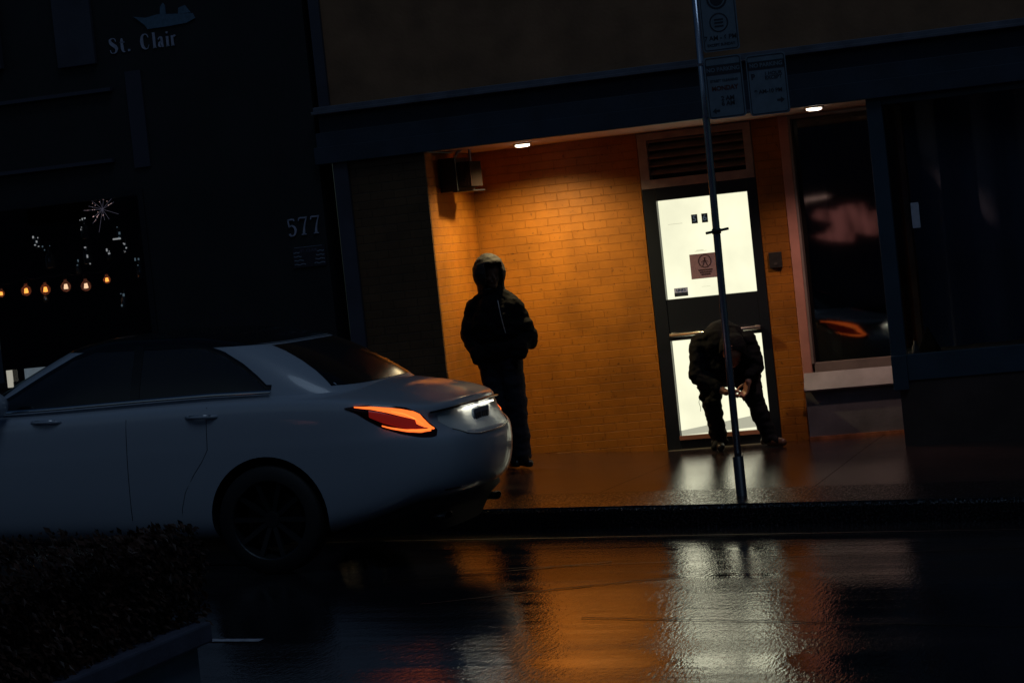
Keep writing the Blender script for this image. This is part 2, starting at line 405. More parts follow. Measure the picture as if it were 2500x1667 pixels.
# ================================================================== THE YELLOW BRICK BUILDING
B = empty('brick_building', (-1.0, F, .18), 'ochre painted brick building with a recessed lit entrance under a navy fascia', 'building')
ZS = 2.80
def wallpan(mb, x0, x1, y, z0, z1, t=.25): mb.box(x0, x1, y, y+t, z0, z1)
mb = MB(); mb.box(-2.822, -1.385, W, W+.3, -.1, ZS+.3); mb.build('alcove_wall', M_brick_x, B)
mb = MB(); mb.box(-.425, -.198, W, W+.3, -.1, ZS+.3); mb.build('door_side_wall', M_brick_x, B)
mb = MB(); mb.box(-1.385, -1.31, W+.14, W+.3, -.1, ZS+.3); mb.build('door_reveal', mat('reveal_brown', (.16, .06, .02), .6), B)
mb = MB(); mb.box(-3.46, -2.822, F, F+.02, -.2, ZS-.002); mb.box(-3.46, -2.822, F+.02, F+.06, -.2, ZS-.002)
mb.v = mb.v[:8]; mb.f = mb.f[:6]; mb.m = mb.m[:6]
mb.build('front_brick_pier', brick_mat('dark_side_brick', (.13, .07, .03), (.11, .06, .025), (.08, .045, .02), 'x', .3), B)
mb = MB(); mb.box(-3.46, -2.82, F+.021, W+.3, -.2, ZS-.002); mb.build('alcove_return', M_brick_y, B)
# soffit with board lines
mb = MB()
for i in range(14):
    y0 = F + .02 + i*.0975
    mb.box(-2.82, .70, y0, y0+.094, ZS, ZS+.05)
mb.box(-2.82, .70, F+.02, W+.3, ZS+.03, ZS+.1); mb.build('soffit', M_soffit, B)
# fascia and cornice
mb = MB()
mb.box(-3.72, 6.5, F-.06, F+.018, 2.795, 2.93); mb.box(-3.70, 6.5, F-.035, F+.018, 2.93, 3.045)
mb.build('fascia', M_navy, B, bevel=.004)
mb = MB(); mb.box(-3.67, 6.5, F-.01, F+.018, 3.045, 3.19); mb.build('fascia_upper_band', mat('navy_shadow_band', (.02, .028, .05), .5, var=(3, .3)), B)
mb = MB(); mb.prism_xz([(0, 0)]*3, 0, 0) if False else None
mb.box(-3.70, 6.5, F-.09, F+.05, 3.19, 3.215); mb.box(-3.69, 6.5, F-.06, F+.05, 3.215, 3.25)
mb.build('cornice', mat('cornice_metal', (.12, .13, .17), .45, var=(5, .3), bump=(12, .3, .006)), B, bevel=.004)
mb = MB(); mb.box(-3.57, 6.5, F+.03, F+.4, 3.25, 7.2); mb.build('upper_wall', M_stucco, B)
mb = MB(); mb.box(-3.66, -3.572, F+.0, F+.4, 3.25, 7.2); mb.box(-3.585, -3.463, F-.03, F+.3, -.1, 2.795); mb.build('corner_pilaster', M_pilaster, B)
mb = MB(); mb.box(-4.0, 6.5, F+.45, 8, 3.26, 7.15); mb.box(-3.5, 6.5, W+1.6, 8, 0, 3.2); mb.build('building_core', M_dark, B)

# vent above the door
V = MB(); V.box(-1.378, -.43, W-.01, W+.1, 2.735, 2.793); V.box(-1.378, -.43, W-.01, W+.1, 2.338, 2.41)
V.box(-1.378, -1.30, W-.008, W+.1, 2.41, 2.735); V.box(-.495, -.43, W-.008, W+.1, 2.41, 2.735)
vent = V.build('louvre_vent', M_ventf, B, bevel=.003)
V = MB()
for i in range(5):
    z = 2.425 + i*.066
    V.add([(-1.30, W-.0, z+.02), (-.495, W-.0, z+.02), (-.495, W+.055, z+.062), (-1.30, W+.055, z+.062),
           (-1.30, W-.0, z+.032), (-.495, W-.0, z+.032), (-.495, W+.055, z+.074), (-1.30, W+.055, z+.074)],
          [(0, 1, 2, 3), (7, 6, 5, 4), (0, 4, 5, 1), (2, 6, 7, 3)])
V.build('slat', M_vents, vent); V = MB(); V.box(-1.30, -.495, W+.09, W+.095, 2.4, 2.74); V.build('backing', M_dark, vent)

# door
D = MB()
D.box(-1.378, -1.268, W-.005, W+.12, .17, 2.338); D.box(-.508, -.428, W-.005, W+.12, .17, 2.338)
D.box(-1.268, -.508, W-.005, W+.12, 2.233, 2.338); D.box(-1.268, -.508, W+.0, W+.1, 1.079, 1.419)
D.box(-1.268, -.508, W+.0, W+.1, .17, .295)
door = D.build('door', M_door, B, bevel=.004)
D = MB(); D.box(-1.266, -.51, W+.05, W+.06, 1.42, 2.232); D.build('upper_glass', M_panel, door)
D = MB(); D.add([(-1.266, W+.05, .335), (-.51, W+.05, .43), (-.51, W+.05, 1.078), (-1.266, W+.05, 1.078)], [(0, 1, 2, 3)])
D.build('lower_glass', M_panel, door)
D = MB(); D.add([(-1.266, W+.05, .296), (-.51, W+.05, .32), (-.51, W+.05, .43), (-1.266, W+.05, .335)], [(0, 1, 2, 3)]); D.build('greyer_glass', M_panel_low, door)  # greyer wedge near the foot of the lower glass
D = MB(); D.add([(-1.266, W+.05, .293), (-.51, W+.05, .293), (-.51, W+.05, .32), (-1.266, W+.05, .296)], [(0, 1, 2, 3)]); D.build('glass_foot', M_panel, door)
D = MB(); D.tube([(-1.255, W-.06, 1.127), (-.50, W-.06, 1.127)], .016, 12); D.box(-1.25, -1.21, W-.05, W, 1.11, 1.145); D.box(-.545, -.51, W-.05, W, 1.11, 1.145)
D.build('push_bar', mat('bright_aluminium', (.75, .75, .7), .25, metal=.8), door, smooth=True)
D = MB(); D.box(-1.27, -.505, W-.02, W, .262, .296); D.build('bottom_rail_strip', mat('copper_strip', (.5, .22, .16), .4), door)
D = MB(); D.box(-1.37, -.43, W-.09, W, .165, .185); D.build('threshold', mat('threshold_metal', (.3, .29, .26), .35, metal=.5), door)
for ch, cx in zip("569", (-.974, -.888, -.806)):
    nums = MB().box(cx-.025, cx+.025, W+.043, W+.049, 2.018, 2.092).build('number_tile', M_tile, door)
    text('digit', ch, .068, cx, W+.0425, 2.055, M_tilel, nums, ext=.0004, bold=.001)
D = MB(); D.box(-1.048, -.80, W+.043, W+.049, 1.565, 1.768); ntc = D.build('notice', M_poster, door)
D = MB()
for k_ in range(28):
    a0, a1 = 2*PI*k_/28, 2*PI*(k_+1)/28
    D.prism_xz([(-.924+r_*math.cos(a), 1.705+r_*math.sin(a)) for r_, a in ((.048, a0), (.055, a0), (.055, a1), (.048, a1))], W+.0405, W+.0425)
D.prism_xz([(-.924-.008, 1.735), (-.924+.008, 1.735), (-.924+.006, 1.72), (-.924-.006, 1.72)], W+.0405, W+.0425)
for dx, dz in ((-.03, -.008), (.03, -.008), (-.02, -.04), (.02, -.04)):
    D.prism_xz([(-.928, 1.716), (-.920, 1.716), (-.924+dx+.004, 1.705+dz), (-.924+dx-.004, 1.705+dz)], W+.0405, W+.0425)
for q in range(3): D.box(-.985+.01*q, -.865-.01*q, W+.0405, W+.0425, 1.628-.018*q, 1.638-.018*q)
D.build('print', M_poster_d, ntc)
D = MB(); D.box(-1.204, -1.09, W+.043, W+.049, 1.436, 1.506); stk = D.build('sticker', mat('sticker_face', (.3, .3, .34), .6, emit=(.1, .1, .12), es=1), door)
D = MB(); D.box(-1.204, -1.09, W+.040, W+.0425, 1.436, 1.468); D.build('sticker_band', mat('sticker_navy', (.02, .035, .07), .6), stk)
text('sticker_text', 'LINKS', .030, -1.147, W+.0405, 1.487, M_tile, stk, ext=.0004, bold=.0008)
D = MB()
D.box(-.985, -.925, W+.046, W+.049, 1.795, 1.799); D.box(-1.0, -.90, W+.046, W+.049, 1.788, 1.791)
D.box(-1.20, -1.08, W+.046, W+.049, 2.03, 2.033); D.box(-.97, -.9, W+.046, W+.049, 1.497, 1.499)
D.build('faint_print', emis('faint_print', (.52, .50, .34), 1), door)
D = MB(); D.box(-1.31, -.5, W+.13, W+.14, .1, 2.9); D.build('door_back', M_dark, door)

# alcove window
Wn = MB(); Wn.box(-.198, -.118, W-.02, W+.1, .60, ZS-.002); jamb = Wn.build('window_jamb', M_jamb, B, bevel=.008)
Wn = MB(); Wn.prism_xz([(-.2, .18), (-.198, .18), (-.198, .6), (-.2, .6)], W-.01, W)  # edge bead
Wn.build('edge_bead', M_jamb, jamb)
Wn = MB(); Wn.box(-.117, -.098, W-.02, W+.08, .79, ZS-.002); Wn.box(.68, .735, W-.02, W+.3, .79, ZS-.002); Wn.box(-.098, .68, W-.015, W+.08, .72, .797)
Wn.box(-.098, .68, W-.015, W+.08, 2.77, ZS-.002)
win = Wn.build('window', M_mull, B, bevel=.003)
a = R(-4.5); lean = math.tan(R(1.1))
mid = (.291, W+.045); dx = .389*math.cos(a); dy = .389*math.sin(a)
Wn = MB(); Wn.add([(mid[0]-dx, mid[1]-dy-.98*lean, .797), (mid[0]+dx, mid[1]+dy-.98*lean, .797), (mid[0]+dx, mid[1]+dy+.98*lean, 2.77), (mid[0]-dx, mid[1]-dy+.98*lean, 2.77)], [(0, 1, 2, 3)])
Wn.build('pane', M_glass, win)
Wn = MB(); Wn.add([(-.19, W-.02, .72), (.70, W-.02, .72), (.70, W-.09, .585), (-.19, W-.09, .585), (-.19, W+.02, .72), (.70, W+.02, .72), (.70, W-.075, .57), (-.19, W-.075, .57)],
                  [(0, 3, 2, 1), (3, 7, 6, 2), (4, 5, 6, 7), (0, 1, 5, 4), (0, 4, 7, 3), (1, 2, 6, 5)])
Wn.build('window_sill', M_sill, B, norm=True)
Wn = MB(); Wn.box(-.19, .74, W-.035, W+.3, -.2, .575); Wn.build('window_base', M_plinth, B)
Wn = MB(); Wn.box(-.19, .74, W-.05, W-.035, -.2, .205); Wn.build('base_flashing', mat('rust_strip', (.42, .16, .08), .4, bump=(40, .6, .004), var=(12, .4)), B)
Wn = MB(); Wn.box(-.1, .55, W+1.4, W+1.45, .5, ZS); Wn.box(-.2, -.1, W+.3, W+1.45, .5, ZS); Wn.box(-.1, .7, W+.1, W+1.4, .74, .76); Wn.box(-.1, .7, W+.1, W+1.4, 2.79, 2.85)
Wn.build('window_interior', M_interior, B)

# bay shop front on the right
S = MB(); S.box(.70, .815, F-.01, F+.08, .65, 2.795); S.box(.815, 6.5, F-.01, F+.08, .665, .862)
S.box(.70, .815, F-.03, F-.01, .60, .86)
S.box(.815, 6.5, F, F+.08, 2.74, 2.795)
S.build('shop_window_frame', M_navy2, B, bevel=.004)
S = MB(); S.box(.815, 6.5, F+.04, F+.046, .862, 2.74); S.build('shop_window_glass', M_glass_shop, B)
S = MB(); S.box(.735, .741, F+.08, W-.02, .80, 2.79); S.build('bay_side_glass', M_glass_side, B)
S = MB(); S.box(.742, 6.5, F+.0, F+.5, -.3, .664); S.build('shop_window_base', M_base, B)
S = MB(); S.box(.70, .78, F+.08, W, .65, .80); S.box(.742, 6.5, F+.08, W+.4, .79, .85); S.build('bay_floor', M_interior, B)
S = MB(); S.box(.701, 1.0, W+.0, W+.25, .85, 2.79); S.build('inner_brick_wall', M_brick_x, B)
S = MB(); S.box(.79, .835, W-.35, W-.30, .85, 2.76); S.build('display_post', M_mull, B)
S = MB(); N_ = 90
vs = []; fs = []
for i in range(N_+1):
    x = .88 + 5.5*i/N_; y = F + .62 + .05*math.sin(i*1.1) + .02*math.sin(i*2.7) + .1*math.sin(i*.13)
    vs += [(x, y, .86), (x, y*.999, 2.78)]
for i in range(N_): fs.append((2*i, 2*i+2, 2*i+3, 2*i+1))
S.add(vs, fs); S.build('drape', M_curtain, B, smooth=True)
tag(MB().box(.953, 1.012, F+.032, F+.037, 1.80, 1.99).build('paper_notice', mat('notice_paper', (.55, .57, .66), .8, var=(30, .1))), 'small plain paper notice taped to the dark shop glass right of the mullion', 'notice')
# small things standing in the bay
o = MB().add([(.86, F+.30, .851), (1.02, F+.30, .851), (1.02, F+.46, .851), (.86, F+.46, .851), (.94, F+.38, 1.05)], [(0, 1, 4), (1, 2, 4), (2, 3, 4), (3, 0, 4), (3, 2, 1, 0)]).build('pyramid_ornament', mat('black_card', (.008, .007, .007), .7), bevel=.003)
tag(o, 'small black pyramid standing in the corner of the right shop window', 'ornament')
mb = MB(); mb.lathe([(0, 0), (.028, 0), (.03, .02), (.024, .06), (.012, .075), (.012, .1), (0, .1)], (.86, F+.2, .851), 14)
tag(mb.build('white_jar', mat('white_ceramic', (.6, .58, .66), .3), smooth=True), 'small white jar on the shop window floor beside the black pyramid', 'jar')

# intercom, soffit lamps, wall unit
E_ = empty('intercom_panel', (-.328, W, 1.65), 'square dark intercom box on the brick between door and window', 'intercom')
MB().box(-.38, -.276, W-.03, W, 1.592, 1.718).build('housing', mat('intercom_plastic', (.03, .028, .03), .5), E_, bevel=.004)
mb = MB()
for i in range(5): mb.box(-.355, -.30, W-.033, W-.0305, 1.665+i*.008, 1.668+i*.008)
mb.box(-.34, -.315, W-.036, W-.0305, 1.615, 1.635); mb.build('grille', mat('intercom_grille', (.09, .08, .08), .4), E_)

def spotlamp(x, y, energy, ang, blend, label, col, aim=(0, 0, -1)):
    L = empty('ceiling_light', (x, y, ZS), label, 'ceiling light', 'ceiling lights in the alcove soffit')
    MB().lathe([(0, 0), (.075, 0), (.075, -.010), (.062, -.014), (.06, -.010)], (x, y, ZS), 32).build('rim', M_chrome, L, smooth=True)
    MB().lathe([(.06, -.010), (.058, -.024), (.04, -.03), (0, -.031)], (x, y, ZS), 32).build('lens', M_lampw, L, smooth=True)
    ld = bpy.data.lights.new('soffit_spot', 'SPOT'); lo = bpy.data.objects.new('soffit_spot', ld); COL.objects.link(lo)
    ld.energy = energy; ld.spot_size = ang; ld.spot_blend = blend; ld.color = col; ld.shadow_soft_size = .04
    lo.parent = L; lo.location = (0, 0, -.05)
    lo.rotation_euler = Vector(aim).to_track_quat('-Z', 'Y').to_euler()
    return L
spotlamp(-2.15, 3.50, 128, R(150), .85, 'round lit ceiling light above the hooded standing person', (1, .75, .35))
spotlamp(.27, 3.22, 42, R(126), .6, 'round lit ceiling light in front of the tall dark window', (1, .60, .47))
U = empty('wall_unit', (-2.75, 3.75, 2.65), 'dark box with a ribbed grille hung in the top left corner of the alcove', 'wall unit')
mb = MB(); mb.prism_xy([(-2.81, 3.30), (-2.66, 3.28), (-2.62, 3.62), (-2.81, 3.66)], 2.47, 2.74); mb.build('housing', M_black, U, bevel=.006)
mb = MB(); mb.prism_xy([(-2.655, 3.31), (-2.56, 3.36), (-2.53, 3.55), (-2.62, 3.61)], 2.50, 2.70); g = mb.build('grille_box', mat('unit_grille', (.02, .012, .01), .9, spec=.1), U)
mb = MB()
for i in range(9):
    t = i/8; mb.box(-2.652+.085*t, -2.645+.085*t, 3.300+.045*t, 3.312+.045*t, 2.505, 2.695)
mb.build('rib', mat('unit_rib', (.06, .03, .025), .9, spec=.1), g)
mb = MB(); mb.tube([(-2.70, 3.4, 2.74), (-2.68, 3.42, 2.78), (-2.66, 3.46, 2.80)], .012, 8); mb.tube([(-2.6, 3.5, 2.70), (-2.6, 3.5, 2.80)], .01, 8)
mb.build('bracket', M_ventf, U)
mb = MB(); mb.prism_xy([(-2.70, 3.26), (-2.55, 3.33), (-2.52, 3.56), (-2.66, 3.66)], 2.462, 2.472); mb.build('lower_lip', M_black, U)

# ================================================================== NEIGHBOUR (577)
NB = empty('dark_shop_building', (-6.5, F, .3), 'black stone shop building numbered 577 left of the ochre building', 'building')
YB = F + .02
mb = MB()
mb.box(-5.28, -3.72, YB, YB+.3, -.2, 7); mb.box(-12, -5.28, YB, YB+.3, 2.78, 7); mb.box(-12, -5.28, YB, YB+.3, -.2, 1.25); mb.box(-12, -7.6, YB, YB+.3, 1.25, 2.78)
mb.build('wall', M_stone, NB)
MB().box(-5.90, -5.56, F-.02, YB-.002, 3.84, 5.2).build('pilaster', M_pilaster, NB)
MB().box(-7.0, -6.41, F-.04, YB-.002, 3.90, 5.4).build('upper_panel', M_pilaster, NB)
MB().box(-5.32, -5.18, F-.0, YB-.002, 2.95, 3.74).build('narrow_panel', mat('faint_panel', (.04, .044, .07), .6), NB)
mb = MB(); mb.box(-8, -5.45, F-.03, YB-.002, 3.60, 3.63); mb.box(-6.75, -5.5, F-.03, YB-.002, 3.02, 3.05); mb.build('ledge', mat('faint_ledge', (.05, .055, .085), .6), NB)
mb = MB(); mb.box(-7.6, -7.55, YB-.01, YB+.1, 1.25, 2.78); mb.box(-5.33, -5.28, YB-.01, YB+.1, 1.25, 2.78); mb.box(-7.55, -5.33, YB-.01, YB+.1, 2.73, 2.78); mb.box(-7.55, -5.33, YB-.01, YB+.1, 1.25, 1.3)
wn = mb.build('window_frame', M_black, NB)
MB().box(-7.55, -5.33, YB+.03, YB+.035, 1.3, 2.73).build('pane', M_glass_shop, wn)
mb = MB(); mb.box(-7.6, -5.2, YB+1.6, YB+1.65, 1.2, 2.8); mb.box(-7.6, -5.2, YB+.3, YB+1.6, 1.2, 1.25); mb.box(-7.6, -5.2, YB+.3, YB+1.6, 2.79, 2.82); mb.box(-5.2, -5.15, YB+.3, YB+1.6, 1.2, 2.8)
mb.build('room', mat('black_room', (.004, .004, .005), .9), NB)
# number 577
SEVEN = [(.03, .80, .05), (.06, .93, .07), (.16, .955, .085), (.38, .945, .085), (.52, .965, .07)]
SEVENB = [(.52, .965, .05), (.42, .72, .06), (.33, .42, .08), (.29, .2, .12), (.27, .04, .14)]
SERIF = [(.14, .03, .05), (.42, .03, .05)]
FIVE = [[(.08, .92, .07), (.28, .94, .09), (.42, .92, .06), (.45, .84, .04)], [(.10, .94, .07), (.12, .7, .07), (.13, .52, .06)],
        [(.13, .52, .05), (.28, .60, .07), (.44, .50, .10), (.50, .3, .12), (.42, .09, .09), (.28, .03, .06), (.16, .07, .09), (.13, .16, .1)]]
mb = MB(); H = .145
for st in FIVE: ribbon(mb, st, -4.047, 2.250, H, YB-.002)
for ox in (-3.945, -3.84):
    for st in (SEVEN, SEVENB, SERIF): ribbon(mb, st, ox, 2.254, H, YB-.002)
mb.build('house_number', M_letter, NB)
pl = MB().box(-4.02, -3.74, YB-.014, YB-.002, 1.995, 2.162).build('plaque', mat('plaque_dark', (.03, .03, .045), .4), NB)
mb = MB()
for i in range(4):
    z = 2.02 + i*.032
    for (xa, xb) in ((-4.012, -3.93 + .015*(1-i)), (-3.83 - .01*(1-i), -3.748)):
        ribbon(mb, [(xa + (xb-xa)*t/5, z + .004*math.sin(t*2.1+i), .006) for t in range(6)], 0, 0, 1, YB-.0145, .001)
mb.box(-4.0, -3.76, YB-.0155, YB-.0145, 2.155, 2.158); mb.build('wavy_rule', mat('plaque_print', (.3, .36, .46), .5), pl)
text('plaque_text', 'ST. CLAIR', .034, -3.88, YB-.0155, 2.125, mat('plaque_text', (.14, .14, .2), .5), pl, ext=.0004)
# St. Clair sign
SG = empty('shop_sign', (-5.05, F, 3.9), 'faint St. Clair lettering under a ship emblem high on the dark wall', 'sign')
LET = {'S': (.60, [[(.50, .76, .03), (.44, .93, .04), (.28, .98, .06), (.13, .90, .14), (.12, .74, .2), (.28, .56, .22), (.45, .42, .22), (.52, .24, .18), (.44, .07, .1), (.28, .02, .05), (.12, .06, .04), (.06, .24, .03)]]),
       't': (.40, [[(.18, .92, .06), (.18, .7, .18), (.18, .25, .19), (.24, .05, .1), (.36, .05, .04)], [(.04, .66, .05), (.36, .66, .05)]]),
       '.': (.45, [[(.08, .04, .04), (.14, .1, .2), (.2, .15, .04)]]),
       'C': (.68, [[(.60, .74, .03), (.52, .93, .05), (.38, .98, .06), (.2, .86, .17), (.13, .5, .22), (.2, .16, .17), (.38, .02, .06), (.54, .08, .04), (.62, .27, .03)]]),
       'l': (.30, [[(.15, 1.02, .17), (.15, .02, .17)], [(.02, .02, .04), (.28, .02, .04)]]),
       'a': (.46, [[(.08, .52, .1), (.18, .66, .06), (.30, .58, .14), (.32, .1, .16), (.42, .03, .05)], [(.3, .4, .05), (.14, .3, .12), (.1, .12, .13), (.2, .03, .05), (.3, .12, .04)]]),
       'i': (.28, [[(.13, .66, .16), (.13, .02, .16)], [(.02, .02, .04), (.25, .02, .04)], [(.08, .86, .04), (.13, .9, .17), (.19, .94, .04)]]),
       'r': (.42, [[(.13, .66, .16), (.13, .02, .16)], [(.02, .02, .04), (.25, .02, .04)], [(.2, .5, .04), (.28, .66, .07), (.36, .58, .13)]])}
mb = MB(); x = -5.435
for ch in 'St. Clair':
    if ch == ' ': x += .05; continue
    adv, sts = LET[ch]
    for st in sts: ribbon(mb, st, x, 3.90, .125, YB-.002, .01)
    x += adv*.158
mb.build('lettering', M_letter, SG)
mb = MB()
def sp(pts): mb.prism_xz([(-5.19 + px_*.00362, 4.175 - py_*.0036) for px_, py_ in pts], YB-.014, YB-.002)
sp([(0, 0), (10, 2), (30, 6), (60, 2), (100, 6), (145, 10), (150, 22), (128, 30), (80, 32), (32, 32), (26, 22), (8, 6)][::-1])
sp([(66, 3), (68, -14), (76, -22), (80, -14), (80, 4)][::-1]); sp([(110, 7), (112, -6), (128, -10), (140, 8)][::-1])
mb.build('ship_emblem', M_emblem, SG)

# festoon bulbs and glassware in the neighbour's window
M_bulb = mat('bulb_glass_glowing', (.25, .12, .1), .15, emit=(.20, .06, .03), es=.35)
M_bulb.node_tree.nodes['Principled BSDF'].inputs['Alpha'].default_value = .45
M_fil = emis('filament', (1.0, .33, .05), 5.0); M_fil2 = emis('filament_warm', (1.0, .62, .35), 3.0)
YW = F + .6
hang = MB()
wire = []
bl = [(-6.984, 2.05, 'leftmost, half cut by the frame', .7), (-6.743, 2.051, 'second from the left', 1), (-6.559, 2.044, 'third from the left', 1), (-6.363, 2.05, 'third from the right', 1), (-6.173, 2.038, 'second from the right', 1), (-5.972, 2.071, 'rightmost and a little higher', .75)]
for i, (x, z, tx, s) in enumerate(bl):
    b = empty('festoon_bulb', (x, YW, z), 'glowing round filament bulb on the dark window string, ' + tx, 'light bulb', 'string of filament bulbs')
    r = .045*s
    MB().lathe([(.001, -r)] + [(r*math.cos(t), r*math.sin(t)) for t in [R(q) for q in range(-75, 66, 14)]] + [(.014, r*1.15), (.014, r*1.5)], (x, YW, z), 20).build('globe', M_bulb, b, smooth=True)
    f_ = MB()
    for k_ in range(4):
        a = k_*PI/2 + .4; q = .014*s
        f_.tube([(x+q*math.cos(a), YW+q*math.sin(a), z-.02*s), (x+q*.5*math.cos(a), YW+q*.5*math.sin(a), z+.022*s)], .0065, 6)
    f_.build('filament', M_fil2 if i in (3, 4) else M_fil, b)
    MB().lathe([(0, r*1.4), (.016, r*1.4), (.017, r*2.3), (.006, r*2.7), (0, r*2.7)], (x, YW, z), 12).build('socket', M_black, b)
    wire.append((x, z + r*2.6))
mb = MB()
wp = []
for (x0, z0), (x1, z1) in zip(wire[:-1], wire[1:]):
    for k_ in range(6): t = k_/6; wp.append((x0+(x1-x0)*t, YW, z0+(z1-z0)*t - .02*math.sin(PI*t)))
mb.tube([(-7.5, YW, 2.3)] + wp + [(wire[-1][0], YW, wire[-1][1]), (-5.35, YW, 2.6)], .004, 6)
tag(mb.build('festoon_cable', mat('cable_rubber', (.05, .06, .08), .4)), 'thin cable carrying the round filament bulbs across the dark window', 'cable')
# starburst ornament
random.seed(11)
cx, cz = -5.99, 2.675
SB = empty('starburst_ornament', (cx, YW+.1, cz), 'spiky glittering starburst hanging above the bulbs in the dark window', 'ornament')
mb = MB(); mb2 = MB()
for a, ln, lit in ((100, .17, 1), (140, .13, .4), (178, .155, 1), (215, .10, .6), (235, .14, .8), (255, .2, .1), (20, .14, .5), (45, .16, .2), (70, .14, .25), (-25, .13, .1), (-75, .1, .3), (-50, .12, .05), (160, .11, .2)):
    c_, s_ = math.cos(R(a)), math.sin(R(a))
    mb.tube([(cx, YW+.1, cz), (cx+c_*ln, YW+.1+random.uniform(-.06, .06), cz+s_*ln)], .002, 5)
    for k_ in range(int(9*lit)):
        t = random.uniform(.35, 1)*ln
        mb2.lathe([(0, -.0035), (.0035, 0), (0, .0035)], (cx+c_*t+random.uniform(-.004, .004), YW+.07, cz+s_*t), 5)
mb.build('spike', mat('glowing_tinsel', (.5, .5, .6), .3, metal=.5, emit=(.10, .09, .12), es=.5), SB); mb2.build('glint', emis('tinsel_glint', (1.0, .62, .55), .9), SB)  # spikes given a faint glow so they show, specks are emissive glints
# bottles and glass pieces
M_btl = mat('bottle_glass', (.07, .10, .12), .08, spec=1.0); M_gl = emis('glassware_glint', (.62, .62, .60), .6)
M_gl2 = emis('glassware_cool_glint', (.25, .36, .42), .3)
kinds = [('red topped decanter at the upper left', -6.66, 2.40, .16, 1), ('slim bottle left of the middle', -6.56, 2.22, .2, 0), ('tall bottle below the starburst', -6.20, 2.44, .18, 1),
         ('wide carafe at the middle', -6.2, 2.22, .2, 0), ('narrow flask above the second bulb from the right', -6.30, 2.15, .12, 0), ('round flask right of the starburst stem', -5.88, 2.40, .13, 0),
         ('square jar with a bright rim', -5.83, 2.28, .13, 1), ('thin bottle at the right edge', -5.55, 2.40, .14, 0), ('low bottle under the rightmost bulb', -5.90, 1.80, .17, 0),
         ('small vial lowest at the left', -6.64, 1.93, .12, 0), ('small tumbler near the right edge', -5.64, 2.28, .09, 0), ('squat jar between the right bulbs', -6.0, 2.24, .1, 0), ('dim jug right of the bulbs', -5.72, 2.05, .18, 0)]
for i, (tx, x, z, h, hot) in enumerate(kinds):
    b = empty('glass_bottle', (x, YW+.15, z), 'dark glass vessel in the neighbour\'s window, ' + tx, 'bottle', 'glassware in the dark window')
    wd = h*.2
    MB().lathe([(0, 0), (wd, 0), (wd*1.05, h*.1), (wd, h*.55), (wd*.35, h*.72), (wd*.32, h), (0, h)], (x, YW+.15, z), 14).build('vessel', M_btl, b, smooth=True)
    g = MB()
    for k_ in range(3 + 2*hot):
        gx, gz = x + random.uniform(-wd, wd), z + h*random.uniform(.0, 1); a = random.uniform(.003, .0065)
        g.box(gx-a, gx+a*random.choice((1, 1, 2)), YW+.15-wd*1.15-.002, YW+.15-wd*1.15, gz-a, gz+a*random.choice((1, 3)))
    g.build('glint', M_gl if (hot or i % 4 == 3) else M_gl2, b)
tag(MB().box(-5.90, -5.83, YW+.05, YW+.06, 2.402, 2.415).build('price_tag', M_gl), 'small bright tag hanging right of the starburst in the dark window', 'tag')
# papers by the neighbour's door, seen over the car
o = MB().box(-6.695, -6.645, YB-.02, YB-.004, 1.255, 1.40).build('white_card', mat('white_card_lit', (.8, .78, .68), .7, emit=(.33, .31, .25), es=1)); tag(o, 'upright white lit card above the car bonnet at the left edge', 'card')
P_ = empty('pale_poster', (-6.2, YB, 1.24), 'pale blue poster on the dark wall seen through the car windows', 'poster')
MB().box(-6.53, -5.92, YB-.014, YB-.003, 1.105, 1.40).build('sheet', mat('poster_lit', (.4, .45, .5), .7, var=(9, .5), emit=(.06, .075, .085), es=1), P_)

# ================================================================== STREET SIGN
px, py = .0, .45
PS = empty('street_sign', (px, py, zwalk(0, .45)), 'thin steel sign post with three dark parking signs in front of the lit door', 'street sign')
mb = MB(); mb.tube([(0, py, .10), (0.004, py, 1.2), (0.012, py, 2.0), (.02, py, 2.7), (.03, py, 3.9)], [.0245]*5, 20); mb.build('pole', M_steel, PS, smooth=True)
mb = MB(); mb.lathe([(.0245, .30), (.036, .295), (.036, .0), (.05, -.01), (.05, -.04)], (0, py, .13), 20); mb.build('base_sleeve', mat('sleeve_steel', (.03, .035, .045), .4, metal=.3), PS, smooth=True)
mb = MB(); mb.tube([(-.055, py-.03, 1.918), (.10, py-.03, 1.935)], .009, 8); mb.lathe([(.028, -.018), (.031, -.012), (.031, .012), (.028, .018)], (.011, py, 1.925), 20)
mb.build('clamp', M_black, PS)
def rrect(x0, x1, z0, z1, r=.02, n=5):
    o = []
    for cx_, cz_, a0 in ((x1-r, z1-r, 0), (x0+r, z1-r, 90), (x0+r, z0+r, 180), (x1-r, z0+r, 270)):
        for k_ in range(n+1): a = R(a0+90*k_/n); o.append((cx_+r*math.cos(a), cz_+r*math.sin(a)))
    return o
def frame_ring(mb, x0, x1, z0, z1, t, y, r=.018):
    o = rrect(x0, x1, z0, z1, r); i_ = rrect(x0+t, x1-t, z0+t, z1-t, max(r-t, .004)); n = len(o)
    for k_ in range(n):
        q = [o[k_], o[(k_+1) % n], i_[(k_+1) % n], i_[k_]]; mb.prism_xz(q, y-.001, y)
ys = py - .032
def plate(x0, x1, z0, z1):
    mb = MB(); mb.prism_xz(rrect(x0, x1, z0, z1), ys, ys+.003); p_ = mb.build('sign_plate', M_signw, PS)
    m2 = MB(); frame_ring(m2, x0+.008, x1-.008, z0+.008, z1-.008, .005, ys-.0006); return p_, m2
p1, m1 = plate(.055, .30, 3.098, 3.72)
